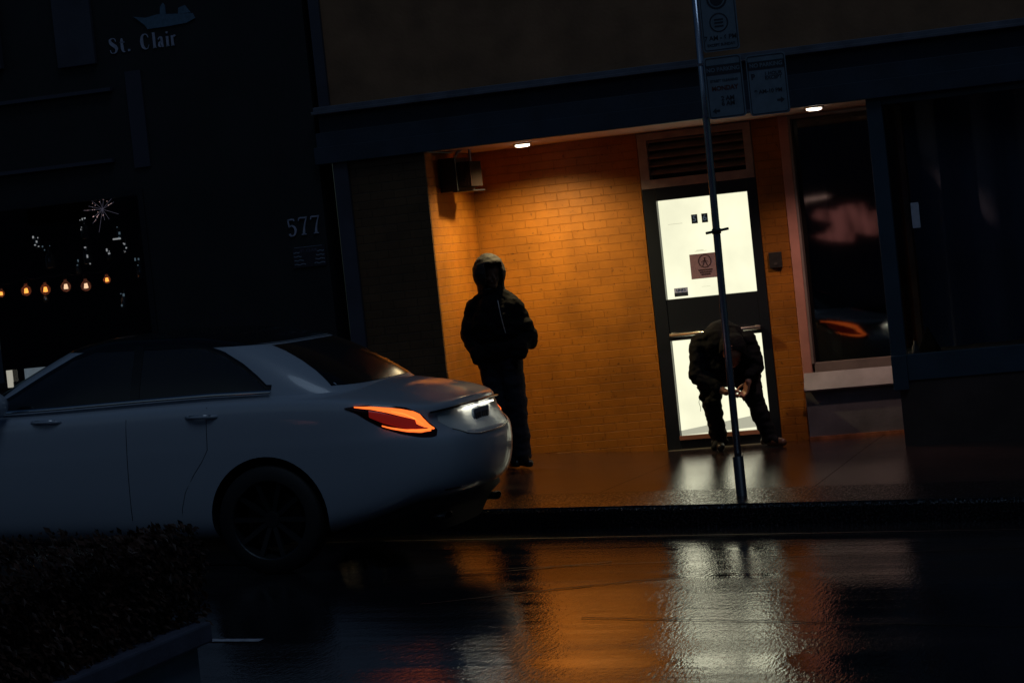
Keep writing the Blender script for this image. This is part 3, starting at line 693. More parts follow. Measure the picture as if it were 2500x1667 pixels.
def ring(m_, cx_, cz_, r0, r1, y):
    for k_ in range(32):
        a0, a1 = 2*PI*k_/32, 2*PI*(k_+1)/32
        m_.prism_xz([(cx_+r0*math.cos(a0), cz_+r0*math.sin(a0)), (cx_+r1*math.cos(a0), cz_+r1*math.sin(a0)), (cx_+r1*math.cos(a1), cz_+r1*math.sin(a1)), (cx_+r0*math.cos(a1), cz_+r0*math.sin(a1))], y-.001, y)
ring(m1, .175, 3.44, .055, .068, ys-.0006); m1.prism_xz([(.175+.045*math.cos(2*PI*q/24), 3.44+.045*math.sin(2*PI*q/24)) for q in range(24)], ys-.0022, ys-.0012)
ring(m1, .175, 3.285, .055, .063, ys-.0006)
for z_ in (3.305, 3.285, 3.262): m1.box(.145, .205, ys-.0016, ys-.0006, z_-.006, z_+.004)
m1.build('print', M_signd, p1); text('lettering', '7 AM - 6 PM', .042, .177, ys-.001, 3.185, M_signd, p1, ext=.0004, bold=.001); text('lettering', 'EXCEPT SUNDAY', .024, .177, ys-.001, 3.14, M_signd, p1, ext=.0004, bold=.0008)
p2, m2 = plate(.047, .298, 2.658, 3.065)
m2.box(.056, .289, ys-.0016, ys-.0006, 2.945, 3.01); m2.prism_xz([(.075, 2.71), (.10, 2.73), (.10, 2.717), (.125, 2.717), (.125, 2.703), (.10, 2.703), (.10, 2.69)], ys-.0016, ys-.0006)
m2.build('print', M_signd, p2); text('lettering', 'NO PARKING', .037, .172, ys-.0022, 2.978, M_signw, p2, ext=.0004, bold=.001)
text('lettering', 'STREET CLEANING', .022, .172, ys-.001, 2.905, M_signd, p2, ext=.0004, bold=.0006); text('lettering', 'MONDAY', .040, .172, ys-.001, 2.855, M_signr, p2, ext=.0004, bold=.0015)
text('lettering', '2 AM\n6 AM', .040, .185, ys-.001, 2.77, M_signd, p2, ext=.0004, bold=.0015)
p3, m3 = plate(.326, .59, 2.648, 3.045)
m3.box(.335, .581, ys-.0016, ys-.0006, 2.945, 3.0); m3.prism_xz([(.56, 2.735), (.535, 2.755), (.535, 2.742), (.51, 2.742), (.51, 2.728), (.535, 2.728), (.535, 2.715)], ys-.0016, ys-.0006)
m3.build('print', M_signd, p3); text('lettering', 'NO PARKING', .036, .458, ys-.0022, 2.973, M_signw, p3, ext=.0004, bold=.001)
text('lettering', '1 HOUR\nEXCEPT', .032, .50, ys-.001, 2.90, M_signd, p3, ext=.0004, bold=.0008); text('lettering', 'P', .05, .365, ys-.001, 2.90, M_signd, p3, ext=.0004, bold=.002); text('lettering', '9 AM-10 PM', .036, .458, ys-.001, 2.80, M_signd, p3, ext=.0004, bold=.001)
mb = MB(); mb.box(0.0, .56, py-.028, py-.024, 3.02, 3.035); mb.box(0.0, .56, py-.028, py-.024, 2.68, 2.695); mb.build('bracket', M_steel, PS)

# ================================================================== PLANTER AND HEDGE
PL = empty('planter', (.2, -11.5, -.1), 'dark concrete planter wall at the lower left edge of the photo', 'planter')
zc = 1.09
mb = MB(); mb.box(-5, .955, -16.5, -10.33, -.6, zc-.05); mb.build('wall', mat('planter_concrete', (.16, .20, .25), .7, bump=(50, .5, .004), var=(6, .25)), PL)
mb = MB(); mb.box(.80, .985, -16.5, -10.30, zc-.05, zc); mb.box(-5, .80, -10.48, -10.30, zc-.05, zc); mb.build('cap', mat('planter_cap', (.09, .095, .14), .6, bump=(60, .4, .003), var=(9, .2)), PL, bevel=.006)
mb = MB(); mb.box(-5, .80, -16.5, -10.48, zc-.06, zc-.03); mb.build('soil', mat('planter_soil', (.02, .015, .012), .9, bump=(30, 1, .02)), PL)
random.seed(5)
M_leaf = mat('hedge_leaf', (.05, .022, .014), .45, spec=.25, var=(8, .6))
lf = MB()
def leaf(c, s):
    n_ = Vector((random.gauss(.4, .6), random.gauss(-.2, .6), random.gauss(.4, .6))).normalized(); a = n_.cross(Vector((random.random(), random.random(), random.random()))).normalized(); b = n_.cross(a)
    c = Vector(c); lf.add([c - a*s, c + b*s*.45 + n_*s*.12, c + a*s, c - b*s*.45 + n_*s*.12], [(0, 1, 2, 3)])
HT = 1.325
for i in range(34000):
    t = random.random()
    if t < .62:   # east face
        y = random.uniform(-14.6, -10.24); z = random.uniform(zc+.0, HT); x = .955 - abs(random.gauss(0, .045)) + .02*noise.noise(Vector((y*5, z*6, 0)))*2
    elif t < .9:  # top
        x = random.uniform(-.6, .95); y = random.uniform(-13.4, -10.24); z = HT - abs(random.gauss(0, .03)) + .03*noise.noise(Vector((x*6, y*6, 3)))
    else:         # far side
        x = random.uniform(-1.2, .95); z = random.uniform(zc-.05, HT); y = -10.22 - abs(random.gauss(0, .03))
    leaf((x, y, z), random.uniform(.007, .015))
hedge = empty('hedge', (.2, -11.5, zc), 'dark clipped hedge growing in the concrete planter at the lower left', 'hedge')
lf.build('foliage', M_leaf, hedge)
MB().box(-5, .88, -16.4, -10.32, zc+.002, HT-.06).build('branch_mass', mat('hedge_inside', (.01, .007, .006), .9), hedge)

# ================================================================== CAR
def itp(tb, x):
    if x <= tb[0][0]: return tb[0][1]
    for (a, b), (c, d) in zip(tb[:-1], tb[1:]):
        if x <= c: t = (x-a)/(c-a); return b + (d-b)*t
    return tb[-1][1]
def smo(tb, x):   # monotone-ish smooth
    h = .06; return (itp(tb, x-h) + 2*itp(tb, x) + itp(tb, x+h))/4
LEN = 4.69
PLAN = [(0, 0), (.003, .12), (.008, .24), (.018, .35), (.034, .46), (.058, .56), (.09, .64), (.13, .70), (.18, .755), (.25, .80), (.34, .84), (.46, .868), (.6, .884), (.8, .894), (1.0, .898), (1.2, .90), (1.45, .902), (1.75, .904), (2.1, .905),
        (2.5, .905), (2.9, .904), (3.2, .902), (3.5, .90), (3.75, .895), (3.95, .885), (4.12, .868), (4.27, .84), (4.39, .80), (4.49, .74), (4.56, .66), (4.61, .57), (4.645, .46), (4.665, .35), (4.68, .24), (4.687, .12), (4.69, 0)]
ZSH = [(0, .945), (.1, .955), (.3, .99), (.6, 1.02), (1.0, 1.035), (1.4, 1.03), (1.9, 1.01), (2.4, .985), (2.9, .965), (3.3, .945), (3.7, .90), (4.1, .84), (4.4, .77), (4.69, .68)]
CRN = [(0, .012), (.12, .02), (.4, .05), (.8, .075), (1.5, .06), (3.0, .05), (3.6, .075), (4.2, .07), (4.69, .02)]
ZBOT = [(0, .40), (.2, .385), (.45, .30), (.75, .215), (1, .20), (4.2, .2), (4.69, .24)]
LV = [(0, .10, .80), (.06, .05, .86), (.16, .02, .885), (.34, .0, .90), (.52, .0, .905), (.66, .012, .906), (.70, .045, .904), (.78, .09, .902), (.87, .105, .897), (.935, .108, .888), (.975, .112, .872), (1.0, .128, .85)]
def body_pt(i, lv):
    q, ur, wd = LV[lv]; un, yn = PLAN[i]
    rear = max(0, 1 - un/1.2); u = un + ur*rear - (0 if un < 3.5 else (un-3.5)/1.19*(.0 if .3 < q < .7 else .05))
    y = yn*wd/.905; z0 = itp(ZBOT, un); z1 = smo(ZSH, un); return u, y, z0 + (z1-z0)*q
def deck_z(u, y, w_, un): return smo(ZSH, un) + itp(CRN, un)*(1-(y/w_)**2 if w_ > 1e-6 else 1)
n_p = len(PLAN); nl = len(LV)
vs = []; fs = []
ring_pts = lambda lv: [body_pt(i, lv) for i in range(n_p)] + [(u, -y, z) for (u, y, z) in [body_pt(i, lv) for i in range(n_p-2, 0, -1)]]
RN = 2*n_p - 2
for lv in range(nl): vs += ring_pts(lv)
for lv in range(nl-1):
    for k_ in range(RN): fs.append((lv*RN+k_, lv*RN+(k_+1) % RN, (lv+1)*RN+(k_+1) % RN, (lv+1)*RN+k_))
# deck cap and floor
def cap(lv, crown, flip):
    base = lv*RN; MS = 8; rows = []
    for i in range(n_p):
        a = base+i; b = base + (RN - i) % RN
        if i == 0 or i == n_p-1: rows.append([a]*(MS+1)); continue
        u, y, z = vs[a]; row = [a]
        for s_ in range(1, MS):
            yy = y*(1-2*s_/MS); zz = z + (itp(CRN, PLAN[i][0])*(1-(yy/y)**2) if crown else 0)
            vs.append((u, yy, zz)); row.append(len(vs)-1)
        row.append(b); rows.append(row)
    for i in range(n_p-1):
        for s_ in range(MS):
            q = [rows[i][s_], rows[i][s_+1], rows[i+1][s_+1], rows[i+1][s_]]
            q = [x for j, x in enumerate(q) if x != q[j-1]]
            if len(q) >= 3: fs.append(tuple(q[::-1] if flip else q))
cap(nl-1, True, False); cap(0, False, True)
CX, CY = -1.13, -1.35           # rear bumper at this X, centreline at this Y
gr = math.atan(.05)
CAR = empty('parked_car', (0, 0, 0), 'white four door saloon car with glowing orange tail light, cut by the left edge', 'car')
CAR.location = (CX, CY, .02 - .05*CX + .05)
CAR.rotation_euler = (0, gr, 0)
car_m = []
def carmesh(name, verts, faces, m, smooth=True, parent=None, sub=0, solid=0, mats=None):
    """verts in car space (u forward from the rear bumper, y: +=near side, z)"""
    me = bpy.data.meshes.new(name)
    me.from_pydata([(-u, -y, z) for u, y, z in verts], [], faces)
    for m_ in (mats or [m]): me.materials.append(m_)
    bm = bmesh.new(); bm.from_mesh(me); bmesh.ops.recalc_face_normals(bm, faces=bm.faces[:]); bm.to_mesh(me); bm.free()
    for p in me.polygons: p.use_smooth = smooth
    o = bpy.data.objects.new(name, me); COL.objects.link(o); o.parent = parent or CAR
    return o
def bake(o):
    dg = bpy.context.evaluated_depsgraph_get(); me = bpy.data.meshes.new_from_object(o.evaluated_get(dg)); o.modifiers.clear(); o.data = me; return o
M_paintw = mat('white_car_paint', (.41, .47, .56), .32, coat=.6, spec=.5, bump=(140, .22, .0006))
M_blackg = mat('black_gloss_trim', (.006, .007, .009), .15, spec=.5)
M_rub = mat('tyre_rubber', (.012, .012, .013), .7)
M_rim = mat('alloy_rim', (.035, .04, .045), .4, metal=.6)
M_cglass = thin_glass('car_glass', (.30, .32, .34), 1.5)
body = carmesh('body', vs, fs, M_paintw, mats=[M_paintw, M_dark])
sb = body.modifiers.new('s', 'SUBSURF'); sb.levels = 2; sb.render_levels = 2
bake(body)
WX = (1.14, 3.96); WZ = .335; WR = .365
for wx in WX:
    for sgn in (1, -1):
        c = MB(); c.lathe([(0, sgn*.60), (WR, sgn*.60), (WR, sgn*1.05), (0, sgn*1.05)], (0, 0, 0), 48, axis='y')
        cv = [(wx + v[0], v[1], WZ + v[2]) for v in c.v]
        co = carmesh('cut', cv, c.f, M_dark, smooth=False)
        bm = bmesh.new(); bm.from_mesh(co.data); bmesh.ops.remove_doubles(bm, verts=bm.verts[:], dist=.0005); bmesh.ops.recalc_face_normals(bm, faces=bm.faces[:]); bm.to_mesh(co.data); bm.free()
        co.parent = None; co.matrix_world = Matrix.Identity(4)
        body.parent = None; body.matrix_world = Matrix.Identity(4)
        bo = body.modifiers.new('b', 'BOOLEAN'); bo.operation = 'DIFFERENCE'; bo.object = co; bo.solver = 'EXACT'
        bpy.context.view_layer.update(); bake(body); bpy.data.objects.remove(co)
body.parent = CAR; body.matrix_parent_inverse = Matrix.Identity(4); body.matrix_basis = Matrix.Identity(4)
while len(body.data.materials) < 2: body.data.materials.append(M_dark)
body.data.materials[0] = M_paintw; body.data.materials[1] = M_dark
for p in body.data.polygons:
    c = p.center; nn = p.normal
    near = any((-c.x-wx)**2 + (c.z-WZ)**2 < (WR+.02)**2 for wx in WX)
    ins = near and (abs(nn.y) < .35 and abs(c.y) > .58 or abs(c.y) < .62)
    p.material_index = 1 if ins else 0; p.use_smooth = True
bm = bmesh.new(); bm.from_mesh(body.data)
for e in bm.edges:
    if len(e.link_faces) == 2 and e.calc_face_angle(0) > .6: e.smooth = False
bm.to_mesh(body.data); bm.free()
from mathutils.bvhtree import BVHTree
_bm = bmesh.new(); _bm.from_mesh(body.data); BT = BVHTree.FromBMesh(_bm)
def onbody(u, z, sgn, off):
    h = BT.ray_cast(Vector((-u, -sgn*2.0, z)), Vector((0, sgn, 0)))
    return (u, sgn*(abs(h[0].y)+off), z) if h[0] is not None else (u, sgn*.9, z)
# greenhouse
GH = [(1.0, .56, 3.28, .79), (1.05, .62, 3.18, .785), (1.10, .69, 3.07, .77), (1.17, .80, 2.95, .745), (1.24, .93, 2.81, .715), (1.30, 1.06, 2.69, .69), (1.35, 1.20, 2.58, .668), (1.38, 1.34, 2.48, .648), (1.40, 1.50, 2.37, .615)]
NE = 4.6
def gh(z):
    return itp([(g[0], g[1]) for g in GH], z), itp([(g[0], g[2]) for g in GH], z), itp([(g[0], g[3]) for g in GH], z)
def gh_ring(z, n=72):
    ur, uf, wd = gh(z); out = []
    for k_ in range(n):
        a = 2*PI*k_/n; ca, sa = math.cos(a), math.sin(a)
        xx = math.copysign(abs(ca)**(2/NE), -ca); yy = math.copysign(abs(sa)**(2/NE), sa)
        out.append(((ur+uf)/2 + (uf-ur)/2*xx, wd*yy, z))
    return out
n = 72; vs = []; fs = []
zl = [.97] + [g[0] for g in GH if g[0] < 1.36]
for z in zl:
    vs += [(u, y, z) for u, y, _ in gh_ring(max(z, 1.0), n)]
for j in range(len(zl)-1):
    for k_ in range(n): fs.append((j*n+k_, j*n+(k_+1) % n, (j+1)*n+(k_+1) % n, (j+1)*n+k_))
carmesh('cabin_pillars', vs, fs, M_paintw)
# roof coloured black to stand for the dark sky it reflects
top = gh_ring(1.40, n); ct = Vector((sum(p[0] for p in top)/n, 0, 1.40)); vs = []; fs = []
for z_ in (1.345, 1.36, 1.38):
    vs += [(ct.x + (p[0]-ct.x)*1.004, p[1]*1.006, p[2]) for p in gh_ring(z_, n)]
rings = [(1.004, 0), (.985, .006), (.9, .014), (.7, .024), (.4, .031), (.15, .034)]
for s_, dz in rings: vs += [(ct.x + (p[0]-ct.x)*s_, p[1]*s_, 1.40 + dz) for p in top]
vs.append((ct.x, 0, 1.435))
NR = len(rings) + 3
for j in range(NR-1):
    for k_ in range(n): fs.append((j*n+k_, j*n+(k_+1) % n, (j+1)*n+(k_+1) % n, (j+1)*n+k_))
for k_ in range(n): fs.append(((NR-1)*n+k_, (NR-1)*n+(k_+1) % n, len(vs)-1))
carmesh('roof', vs, fs, M_blackg)
def gside(u, z, off):
    ur, uf, wd = gh(z); xi = min(1, abs((u-(ur+uf)/2)/((uf-ur)/2))); return wd*(1-xi**NE)**(1/NE) + off
DT = [(1.16, 1.085), (1.22, 1.14), (1.32, 1.215), (1.45, 1.29), (1.58, 1.335), (1.75, 1.362), (2.0, 1.372), (2.25, 1.362), (2.45, 1.30), (2.65, 1.20), (2.85, 1.09), (2.98, 1.025)]
DB = [(1.16, 1.078), (1.5, 1.073), (2.0, 1.05), (2.5, 1.025), (2.98, 1.005)]
for sgn, nm in ((1, 1), (-1, 1)):
    for (ua, ub) in ((1.16, 1.98), (2.03, 2.98)):
        vs = []; fs = []; NU = 30; NV = 6
        for i in range(NU+1):
            u = ua + (ub-ua)*i/NU; zb, zt = itp(DB, u), smo(DT, u) if ua+.05 < u < ub-.05 else itp(DT, u)
            for j in range(NV+1):
                z = zb + (zt-zb)*j/NV; vs.append((u, sgn*gside(u, z, .004), z))
        for i in range(NU):
            for j in range(NV): a = i*(NV+1)+j; fs.append((a, a+NV+1, a+NV+2, a+1))
        carmesh('side_window', vs, fs, M_blackg if False else M_cglass)
    # black surround and pillar, chrome waist trim
    vs = []; fs = []
    NU = 60
    for i in range(NU+1):
        u = 1.13 + (3.02-1.13)*i/NU; zt = itp(DT, u)
        for (z, off) in ((zt-.002, .003), (zt+.012, .006), (zt+.026, .003)): vs.append((u, sgn*gside(u, min(z, 1.40), off), z))
    for i in range(NU):
        for j in range(2): a = i*3+j; fs.append((a, a+3, a+4, a+1))
    carmesh('window_trim', vs, fs, M_blackg)
    vs = []; fs = []
    for i in range(NU+1):
        u = 1.13 + (3.05-1.13)*i/NU; zb = itp(DB, u)
        for (z, off) in ((zb-.022, .010), (zb-.008, .022), (zb+.004, .006)): vs.append((u, sgn*gside(u, z, off+.004), z))
    for i in range(NU):
        for j in range(2): a = i*3+j; fs.append((a, a+3, a+4, a+1))
    carmesh('waist_trim', vs, fs, M_chrome)
    vs = []; fs = []
    for j in range(7):
        z = 1.045 + (1.372-1.045)*j/6
        vs += [(1.975, sgn*gside(1.975, z, .006), z), (2.035, sgn*gside(2.035, z, .006), z)]
    for j in range(6): fs.append((2*j, 2*j+1, 2*j+3, 2*j+2))
    carmesh('door_pillar', vs, fs, M_blackg)
def gend(y, z, rear, off):
    ur, uf, wd = gh(z); h = (uf-ur)/2*(1-min(1, abs(y/wd))**NE)**(1/NE); c = (ur+uf)/2
    return (c - h - off) if rear else (c + h + off)
for rear in (True, False):
    vs = []; fs = []; NU = 20; NV = 10
    for j in range(NV+1):
        z = (1.085 if rear else 1.02) + (1.392-(1.085 if rear else 1.02))*j/NV; yw = .655 - .17*(z-1.05)/.34
        for i in range(NU+1):
            y = -yw + 2*yw*i/NU; vs.append((gend(y, z, rear, .004), y, z))
    for j in range(NV):
        for i in range(NU): a = j*(NU+1)+i; fs.append((a, a+1, a+NU+2, a+NU+1))
    carmesh('rear_window' if rear else 'windscreen', vs, fs, M_blackg if rear else M_cglass)

# surface lookup on the body sides for lamps and seams: s runs along the plan curve from the rear centre
def plan_len():
    L = [0]
    for (a, b), (c, d) in zip(PLAN[:-1], PLAN[1:]): L.append(L[-1] + math.hypot(c-a, d-b))
    return L
PLN = plan_len()
def surf(s_, z, off=0):
    i = 0
    while i < len(PLN)-2 and PLN[i+1] < s_: i += 1
    t = (s_-PLN[i])/(PLN[i+1]-PLN[i]); un = PLAN[i][0]*(1-t)+PLAN[i+1][0]*t; yn = PLAN[i][1]*(1-t)+PLAN[i+1][1]*t
    dx_ = PLAN[i+1][0]-PLAN[i][0]; dy_ = PLAN[i+1][1]-PLAN[i][1]; dl = math.hypot(dx_, dy_); nx, ny = -dy_/dl, dx_/dl
    z0 = itp(ZBOT, un); z1 = smo(ZSH, un); q = (z-z0)/(z1-z0)
    ur = itp([(l[0], l[1]) for l in LV], q); wd = itp([(l[0], l[2]) for l in LV], q)
    u = un + ur*max(0, 1-un/1.2); y = yn*wd/.905
    return (u + nx*off, y + ny*off, z)
def strip_patch(name, cols, m, off, parent=None, sgn=1, nv=5):
    """cols: list of (s, zlow, zhigh)"""
    vs = []; fs = []
    for (s_, a, b) in cols:
        for j in range(nv+1):
            e = off*(1 if 0 < j < nv else .25); u, y, z = surf(s_, a+(b-a)*j/nv, 0)
            co, no, _, _ = BT.find_nearest(Vector((-u, -sgn*y, z)))
            co = co + no*e; vs.append((-co.x, -co.y, co.z))
    for i in range(len(cols)-1):
        for j in range(nv): q = i*(nv+1)+j; fs.append((q, q+nv+1, q+nv+2, q+1))
    return carmesh(name, vs, fs, m, parent=parent)
def resamp(tb, n):
    s0, s1 = tb[0][0], tb[-1][0]; out = []
    for i in range(n+1):
        s_ = s0+(s1-s0)*i/n; out.append((s_, itp([(t[0], t[1]) for t in tb], s_), itp([(t[0], t[2]) for t in tb], s_)))
    return out
M_lampd = mat('lamp_housing_dark', (.03, .006, .006), .15, spec=.6); M_led = emis('tail_light_led', (1.0, .15, .025), 1.7); M_redl = mat('lamp_red_lens', (.25, .02, .012), .2, emit=(.10, .004, .003), es=1); M_core = emis('tail_light_core', (1.0, .42, .07), 1.2)
LP = [(.50, .80, .82), (.55, .775, .88), (.62, .77, .92), (.72, .778, .95), (.82, .80, .965), (.92, .835, .975), (1.02, .88, .978), (1.12, .93, .975), (1.22, .96, .968)]
def sq(tb): return [(.66 + (s_-.5)*.78, a_, b_) for s_, a_, b_ in tb]
LP = sq(LP)
for sgn in (1, -1):
    tl = strip_patch('tail_light', resamp(LP, 26), M_lampd, .007, None, sgn)
    strip_patch('lens', resamp(sq([(.58, .80, .87), (.66, .80, .90), (.8, .825, .915), (.92, .86, .94), (1.02, .9, .95)]), 20), M_redl, .010, tl, sgn)
    strip_patch('light_bar', resamp(sq([(.655, .86, .925), (.76, .895, .944), (.88, .925, .958), (1.0, .947, .968), (1.14, .964, .972)]), 18), M_led, .013, tl, sgn, 3)
    strip_patch('light_bar', resamp(sq([(.525, .805, .82), (.56, .80, .872), (.60, .802, .905), (.655, .83, .925)]), 14), M_led, .0135, tl, sgn, 3)
    strip_patch('light_bar', resamp(sq([(.57, .797, .815), (.66, .796, .822), (.76, .806, .826), (.86, .828, .842), (.93, .85, .858)]), 16), M_led, .014, tl, sgn, 3)
    strip_patch('light_core', resamp(sq([(.60, .835, .845), (.66, .872, .892), (.74, .905, .922), (.84, .928, .937)]), 12), M_core, .0155, tl, sgn, 2)
    strip_patch('light_core', resamp(sq([(.56, .806, .812), (.66, .805, .812), (.76, .814, .819)]), 10), M_core, .0160, tl, sgn, 2)
# plate recess, plate, chrome, lip, diffuser
M_recess = mat('recess_paint_lamplit', (.8, .82, .8), .4, coat=.3)  # paler than the body paint, plate lamp light put into the colour
RC = [(.001, .745, .905), (.25, .747, .905), (.40, .765, .90), (.52, .80, .895), (.60, .85, .885)]
for sgn in (1, -1):
    strip_patch('plate_recess', resamp(RC, 18), M_recess, .004, None, sgn)
    strip_patch('recess_shadow_line', resamp([(.001, .908, .925), (.3, .908, .924), (.6, .90, .915), (.68, .90, .91)], 14), M_blackg, .03, None, sgn, 2)
    strip_patch('chrome_line', resamp([(.001, .738, .745), (.25, .740, .747), (.40, .758, .765), (.52, .793, .80)], 14), M_chrome, .006, None, sgn, 2)
    strip_patch('reflector_strip', resamp([(.5, .44, .452), (.66, .44, .452)], 6), mat('reflector_dark', (.05, .02, .03), .3), .004, None, sgn, 2)
def cbox(name, u0, u1, y0, y1, z0, z1, m, parent=None, bev=.004):
    b = MB().box(u0, u1, y0, y1, z0, z1); o = carmesh(name, b.v, b.f, m, False, parent)
    if bev:
        bm = bmesh.new(); bm.from_mesh(o.data); bmesh.ops.bevel(bm, geom=bm.edges[:], offset=bev, segments=2, affect='EDGES'); bm.to_mesh(o.data); bm.free()
    return o
pl8 = cbox('number_plate', .078, .092, -.155, .155, .775, .885, mat('plate_navy', (.10, .14, .20), .5))
b = MB(); 
for i_, (y0, wd) in enumerate(((-.12, .03), (-.08, .03), (-.04, .03), (.01, .03), (.05, .03), (.09, .03))): b.box(.074, .0775, y0, y0+wd, .81, .855)
carmesh('plate_characters', b.v, b.f, mat('plate_print', (.02, .03, .05), .5), False, pl8)
for y in (-.16, .16):
    o = cbox('plate_lamp', .082, .094, y-.11, y+.11, .897, .902, emis('plate_lamp_glow', (1, .95, .78), 8), None, 0)
# boot lip and handle bar follow the body
# diffuser below the bumper
vs = []; fs = []
for k_ in range(41):
    t = -1 + 2*k_/40; s_ = abs(t)*1.25; u, y, z = surf(min(s_, 1.25), .5, 0); y = math.copysign(y*.96, t) if abs(t) > 1e-6 else 0; u += .03
    zt = itp(ZBOT, u) + .03; zb = max(.19, zt - .24)
    vs += [(u+.05, y*.95, zt), (u+.035, y*.95, zt-.05), (u+.10, y*.93, (zt+zb)/2), (u+.16, y*.9, zb)]
for k_ in range(40):
    for j in range(3): a = k_*4+j; fs.append((a, a+4, a+5, a+1))
carmesh('rear_diffuser', vs, fs, M_dark)
for y in (-.5, .5):
    b = MB(); b.lathe([(.045, 0), (.05, .0), (.05, .12), (.045, .12), (.042, .01)], (0, 0, 0), 20, axis='x')
    carmesh('exhaust_tip', [(.16 + v[0], y + v[1]*1.5, .285 + v[2]*.5) for v in b.v], b.f, M_rim)
b = MB().box(.4, 4.3, -.6, .6, .18, .3); carmesh('underbody', b.v, b.f, M_dark, False)
# wheels
for wx in WX:
    for sgn in (1, -1):
        R_ = .325; b = MB()
        b.lathe([(.235, -.10), (.31, -.105), (.32, -.085), (R_, -.05), (R_, .05), (.32, .085), (.31, .105), (.235, .10)], (0, 0, 0), 48, axis='y')
        wp_ = [(wx+v[0], sgn*.79+v[1], R_+v[2]) for v in b.v]
        wh = carmesh('wheel', wp_, b.f, M_rub)
        b = MB(); b.lathe([(.235, .10), (.228, .095), (.215, .03), (.215, -.09)], (0, 0, 0), 40, axis='y'); b.lathe([(0, .06), (.045, .06), (.055, .04), (.055, 0)], (0, 0, 0), 20, axis='y')
        for k_ in range(10):
            a = 2*PI*k_/10; ca, sa = math.cos(a), math.sin(a); wdt = .014
            q = []
            for r_, yy in ((.04, .055), (.225, .085)):
                for s__ in (-1, 1): q.append((r_*ca - s__*wdt*sa, yy, r_*sa + s__*wdt*ca))
            q2 = [(x, y-.03, z) for x, y, z in q]
            b.add(q+q2, [(0, 2, 3, 1), (4, 5, 7, 6), (0, 1, 5, 4), (2, 6, 7, 3), (0, 4, 6, 2), (1, 3, 7, 5)])
        carmesh('rim', [(wx+v[0], sgn*(.79+v[1]), R_+v[2]) for v in b.v], b.f, M_rim, False, wh)
        b = MB(); b.lathe([(0, .0), (.17, .0), (.17, .02), (0, .02)], (0, 0, 0), 30, axis='y'); carmesh('brake_disc', [(wx+v[0], sgn*(.78+v[1]), R_+v[2]) for v in b.v], b.f, M_rim, False, wh)
# door handles, mirrors, seams, seats
for sgn in (1, -1):
    for hu in (1.43, 2.45):
        b = MB(); pts = []
        for t in range(7): 
            uu = hu + .2*t/6; pts.append(onbody(uu, .945, sgn, .026*math.sin(PI*t/6)**.5 - .004))
        b.tube(pts, .011, 8); carmesh('door_handle', b.v, b.f, M_paintw)
        b = MB().tube([onbody(hu+.03, .955, sgn, .024), onbody(hu+.17, .955, sgn, .024)], .0035, 6); carmesh('handle_trim', b.v, b.f, M_chrome)
    b = MB(); b.lathe([(0, -.1), (.05, -.09), (.075, -.03), (.075, .05), (.05, .09), (0, .1)], (0, 0, 0), 16, axis='y')
    carmesh('wing_mirror', [(2.86+v[0]*.9, sgn*(.93)+v[1], 1.06+v[2]) for v in b.v], b.f, M_paintw)
    for pts in ([(1.50, 1.0 - .045*k9 if 0 else z9) for z9 in (1.0, .95, .9, .85, .8, .75)] + [(1.54, .68), (1.60, .6), (1.66, .5), (1.69, .4), (1.70, .3)], [(2.02, z9/100) for z9 in range(100, 28, -6)], [(3.08, z9/100) for z9 in range(94, 28, -6)]):
        b = MB(); q = []
        for (u_, z_) in pts:
            i_ = 0
            s_ = itp([(a[0], l_) for a, l_ in zip(PLAN, PLN)], u_); q.append(onbody(u_, z_, sgn, -.0005))
        b.tube(q, .0025, 5); carmesh('door_seam', b.v, b.f, M_dark)
for (u_, y_) in ((1.55, .36), (1.55, -.36), (2.45, .36), (2.45, -.36)):
    b = MB(); b.box(u_-.12, u_+.02, y_-.22, y_+.22, .5, 1.02); b.box(u_-.12, u_-.04, y_-.11, y_+.11, 1.08, 1.22); b.box(u_-.09, u_-.07, y_-.05, y_+.05, 1.0, 1.1)
    carmesh('seat', b.v, b.f, M_dark, False)

# ================================================================== PEOPLE
def caps(bm_list, a, b, ra, rb, seg=12):
    a = Vector(a); b = Vector(b); d = b-a; L = d.length; bm = bm_list
    if L < 1e-5: d = Vector((0, 0, 1))
    q = d.to_track_quat('Z', 'Y').to_matrix().to_4x4()
    n = 6; prof = []
    for i in range(n+1): t = PI/2*i/n; prof.append((ra*math.sin(t), -ra*math.cos(t)))
    for i in range(n+1): t = PI/2*i/n; prof.append((rb*math.cos(t), L + rb*math.sin(t)))
    base = len(bm.v); vs = []
    for r_, h in prof:
        for k_ in range(seg):
            an = 2*PI*k_/seg; vs.append(a + (q @ Vector((max(r_, 1e-4)*math.cos(an), max(r_, 1e-4)*math.sin(an), h))))
    fs = []
    for i in range(len(prof)-1):
        for k_ in range(seg): fs.append((i*seg+k_, i*seg+(k_+1) % seg, (i+1)*seg+(k_+1) % seg, (i+1)*seg+k_))
    fs += [tuple(range(seg))[::-1], tuple((len(prof)-1)*seg+k_ for k_ in range(seg))]
    bm.add(vs, fs)
def ell(mb, c, r, rot=(0, 0, 0), seg=16):
    from mathutils import Euler
    q = Euler(rot).to_matrix(); prof = [(math.cos(t), math.sin(t)) for t in [R(-90+180*i/10) for i in range(11)]]; vs = []; fs = []
    for r_, h in prof:
        for k_ in range(seg):
            an = 2*PI*k_/seg; vs.append(Vector(c) + q @ Vector((max(r_, 1e-3)*math.cos(an)*r[0], max(r_, 1e-3)*math.sin(an)*r[1], h*r[2])))
    for i in range(len(prof)-1):
        for k_ in range(seg): fs.append((i*seg+k_, i*seg+(k_+1) % seg, (i+1)*seg+(k_+1) % seg, (i+1)*seg+k_))
    fs += [tuple(range(seg))[::-1], tuple(10*seg+k_ for k_ in range(seg))]
    mb.add(vs, fs)
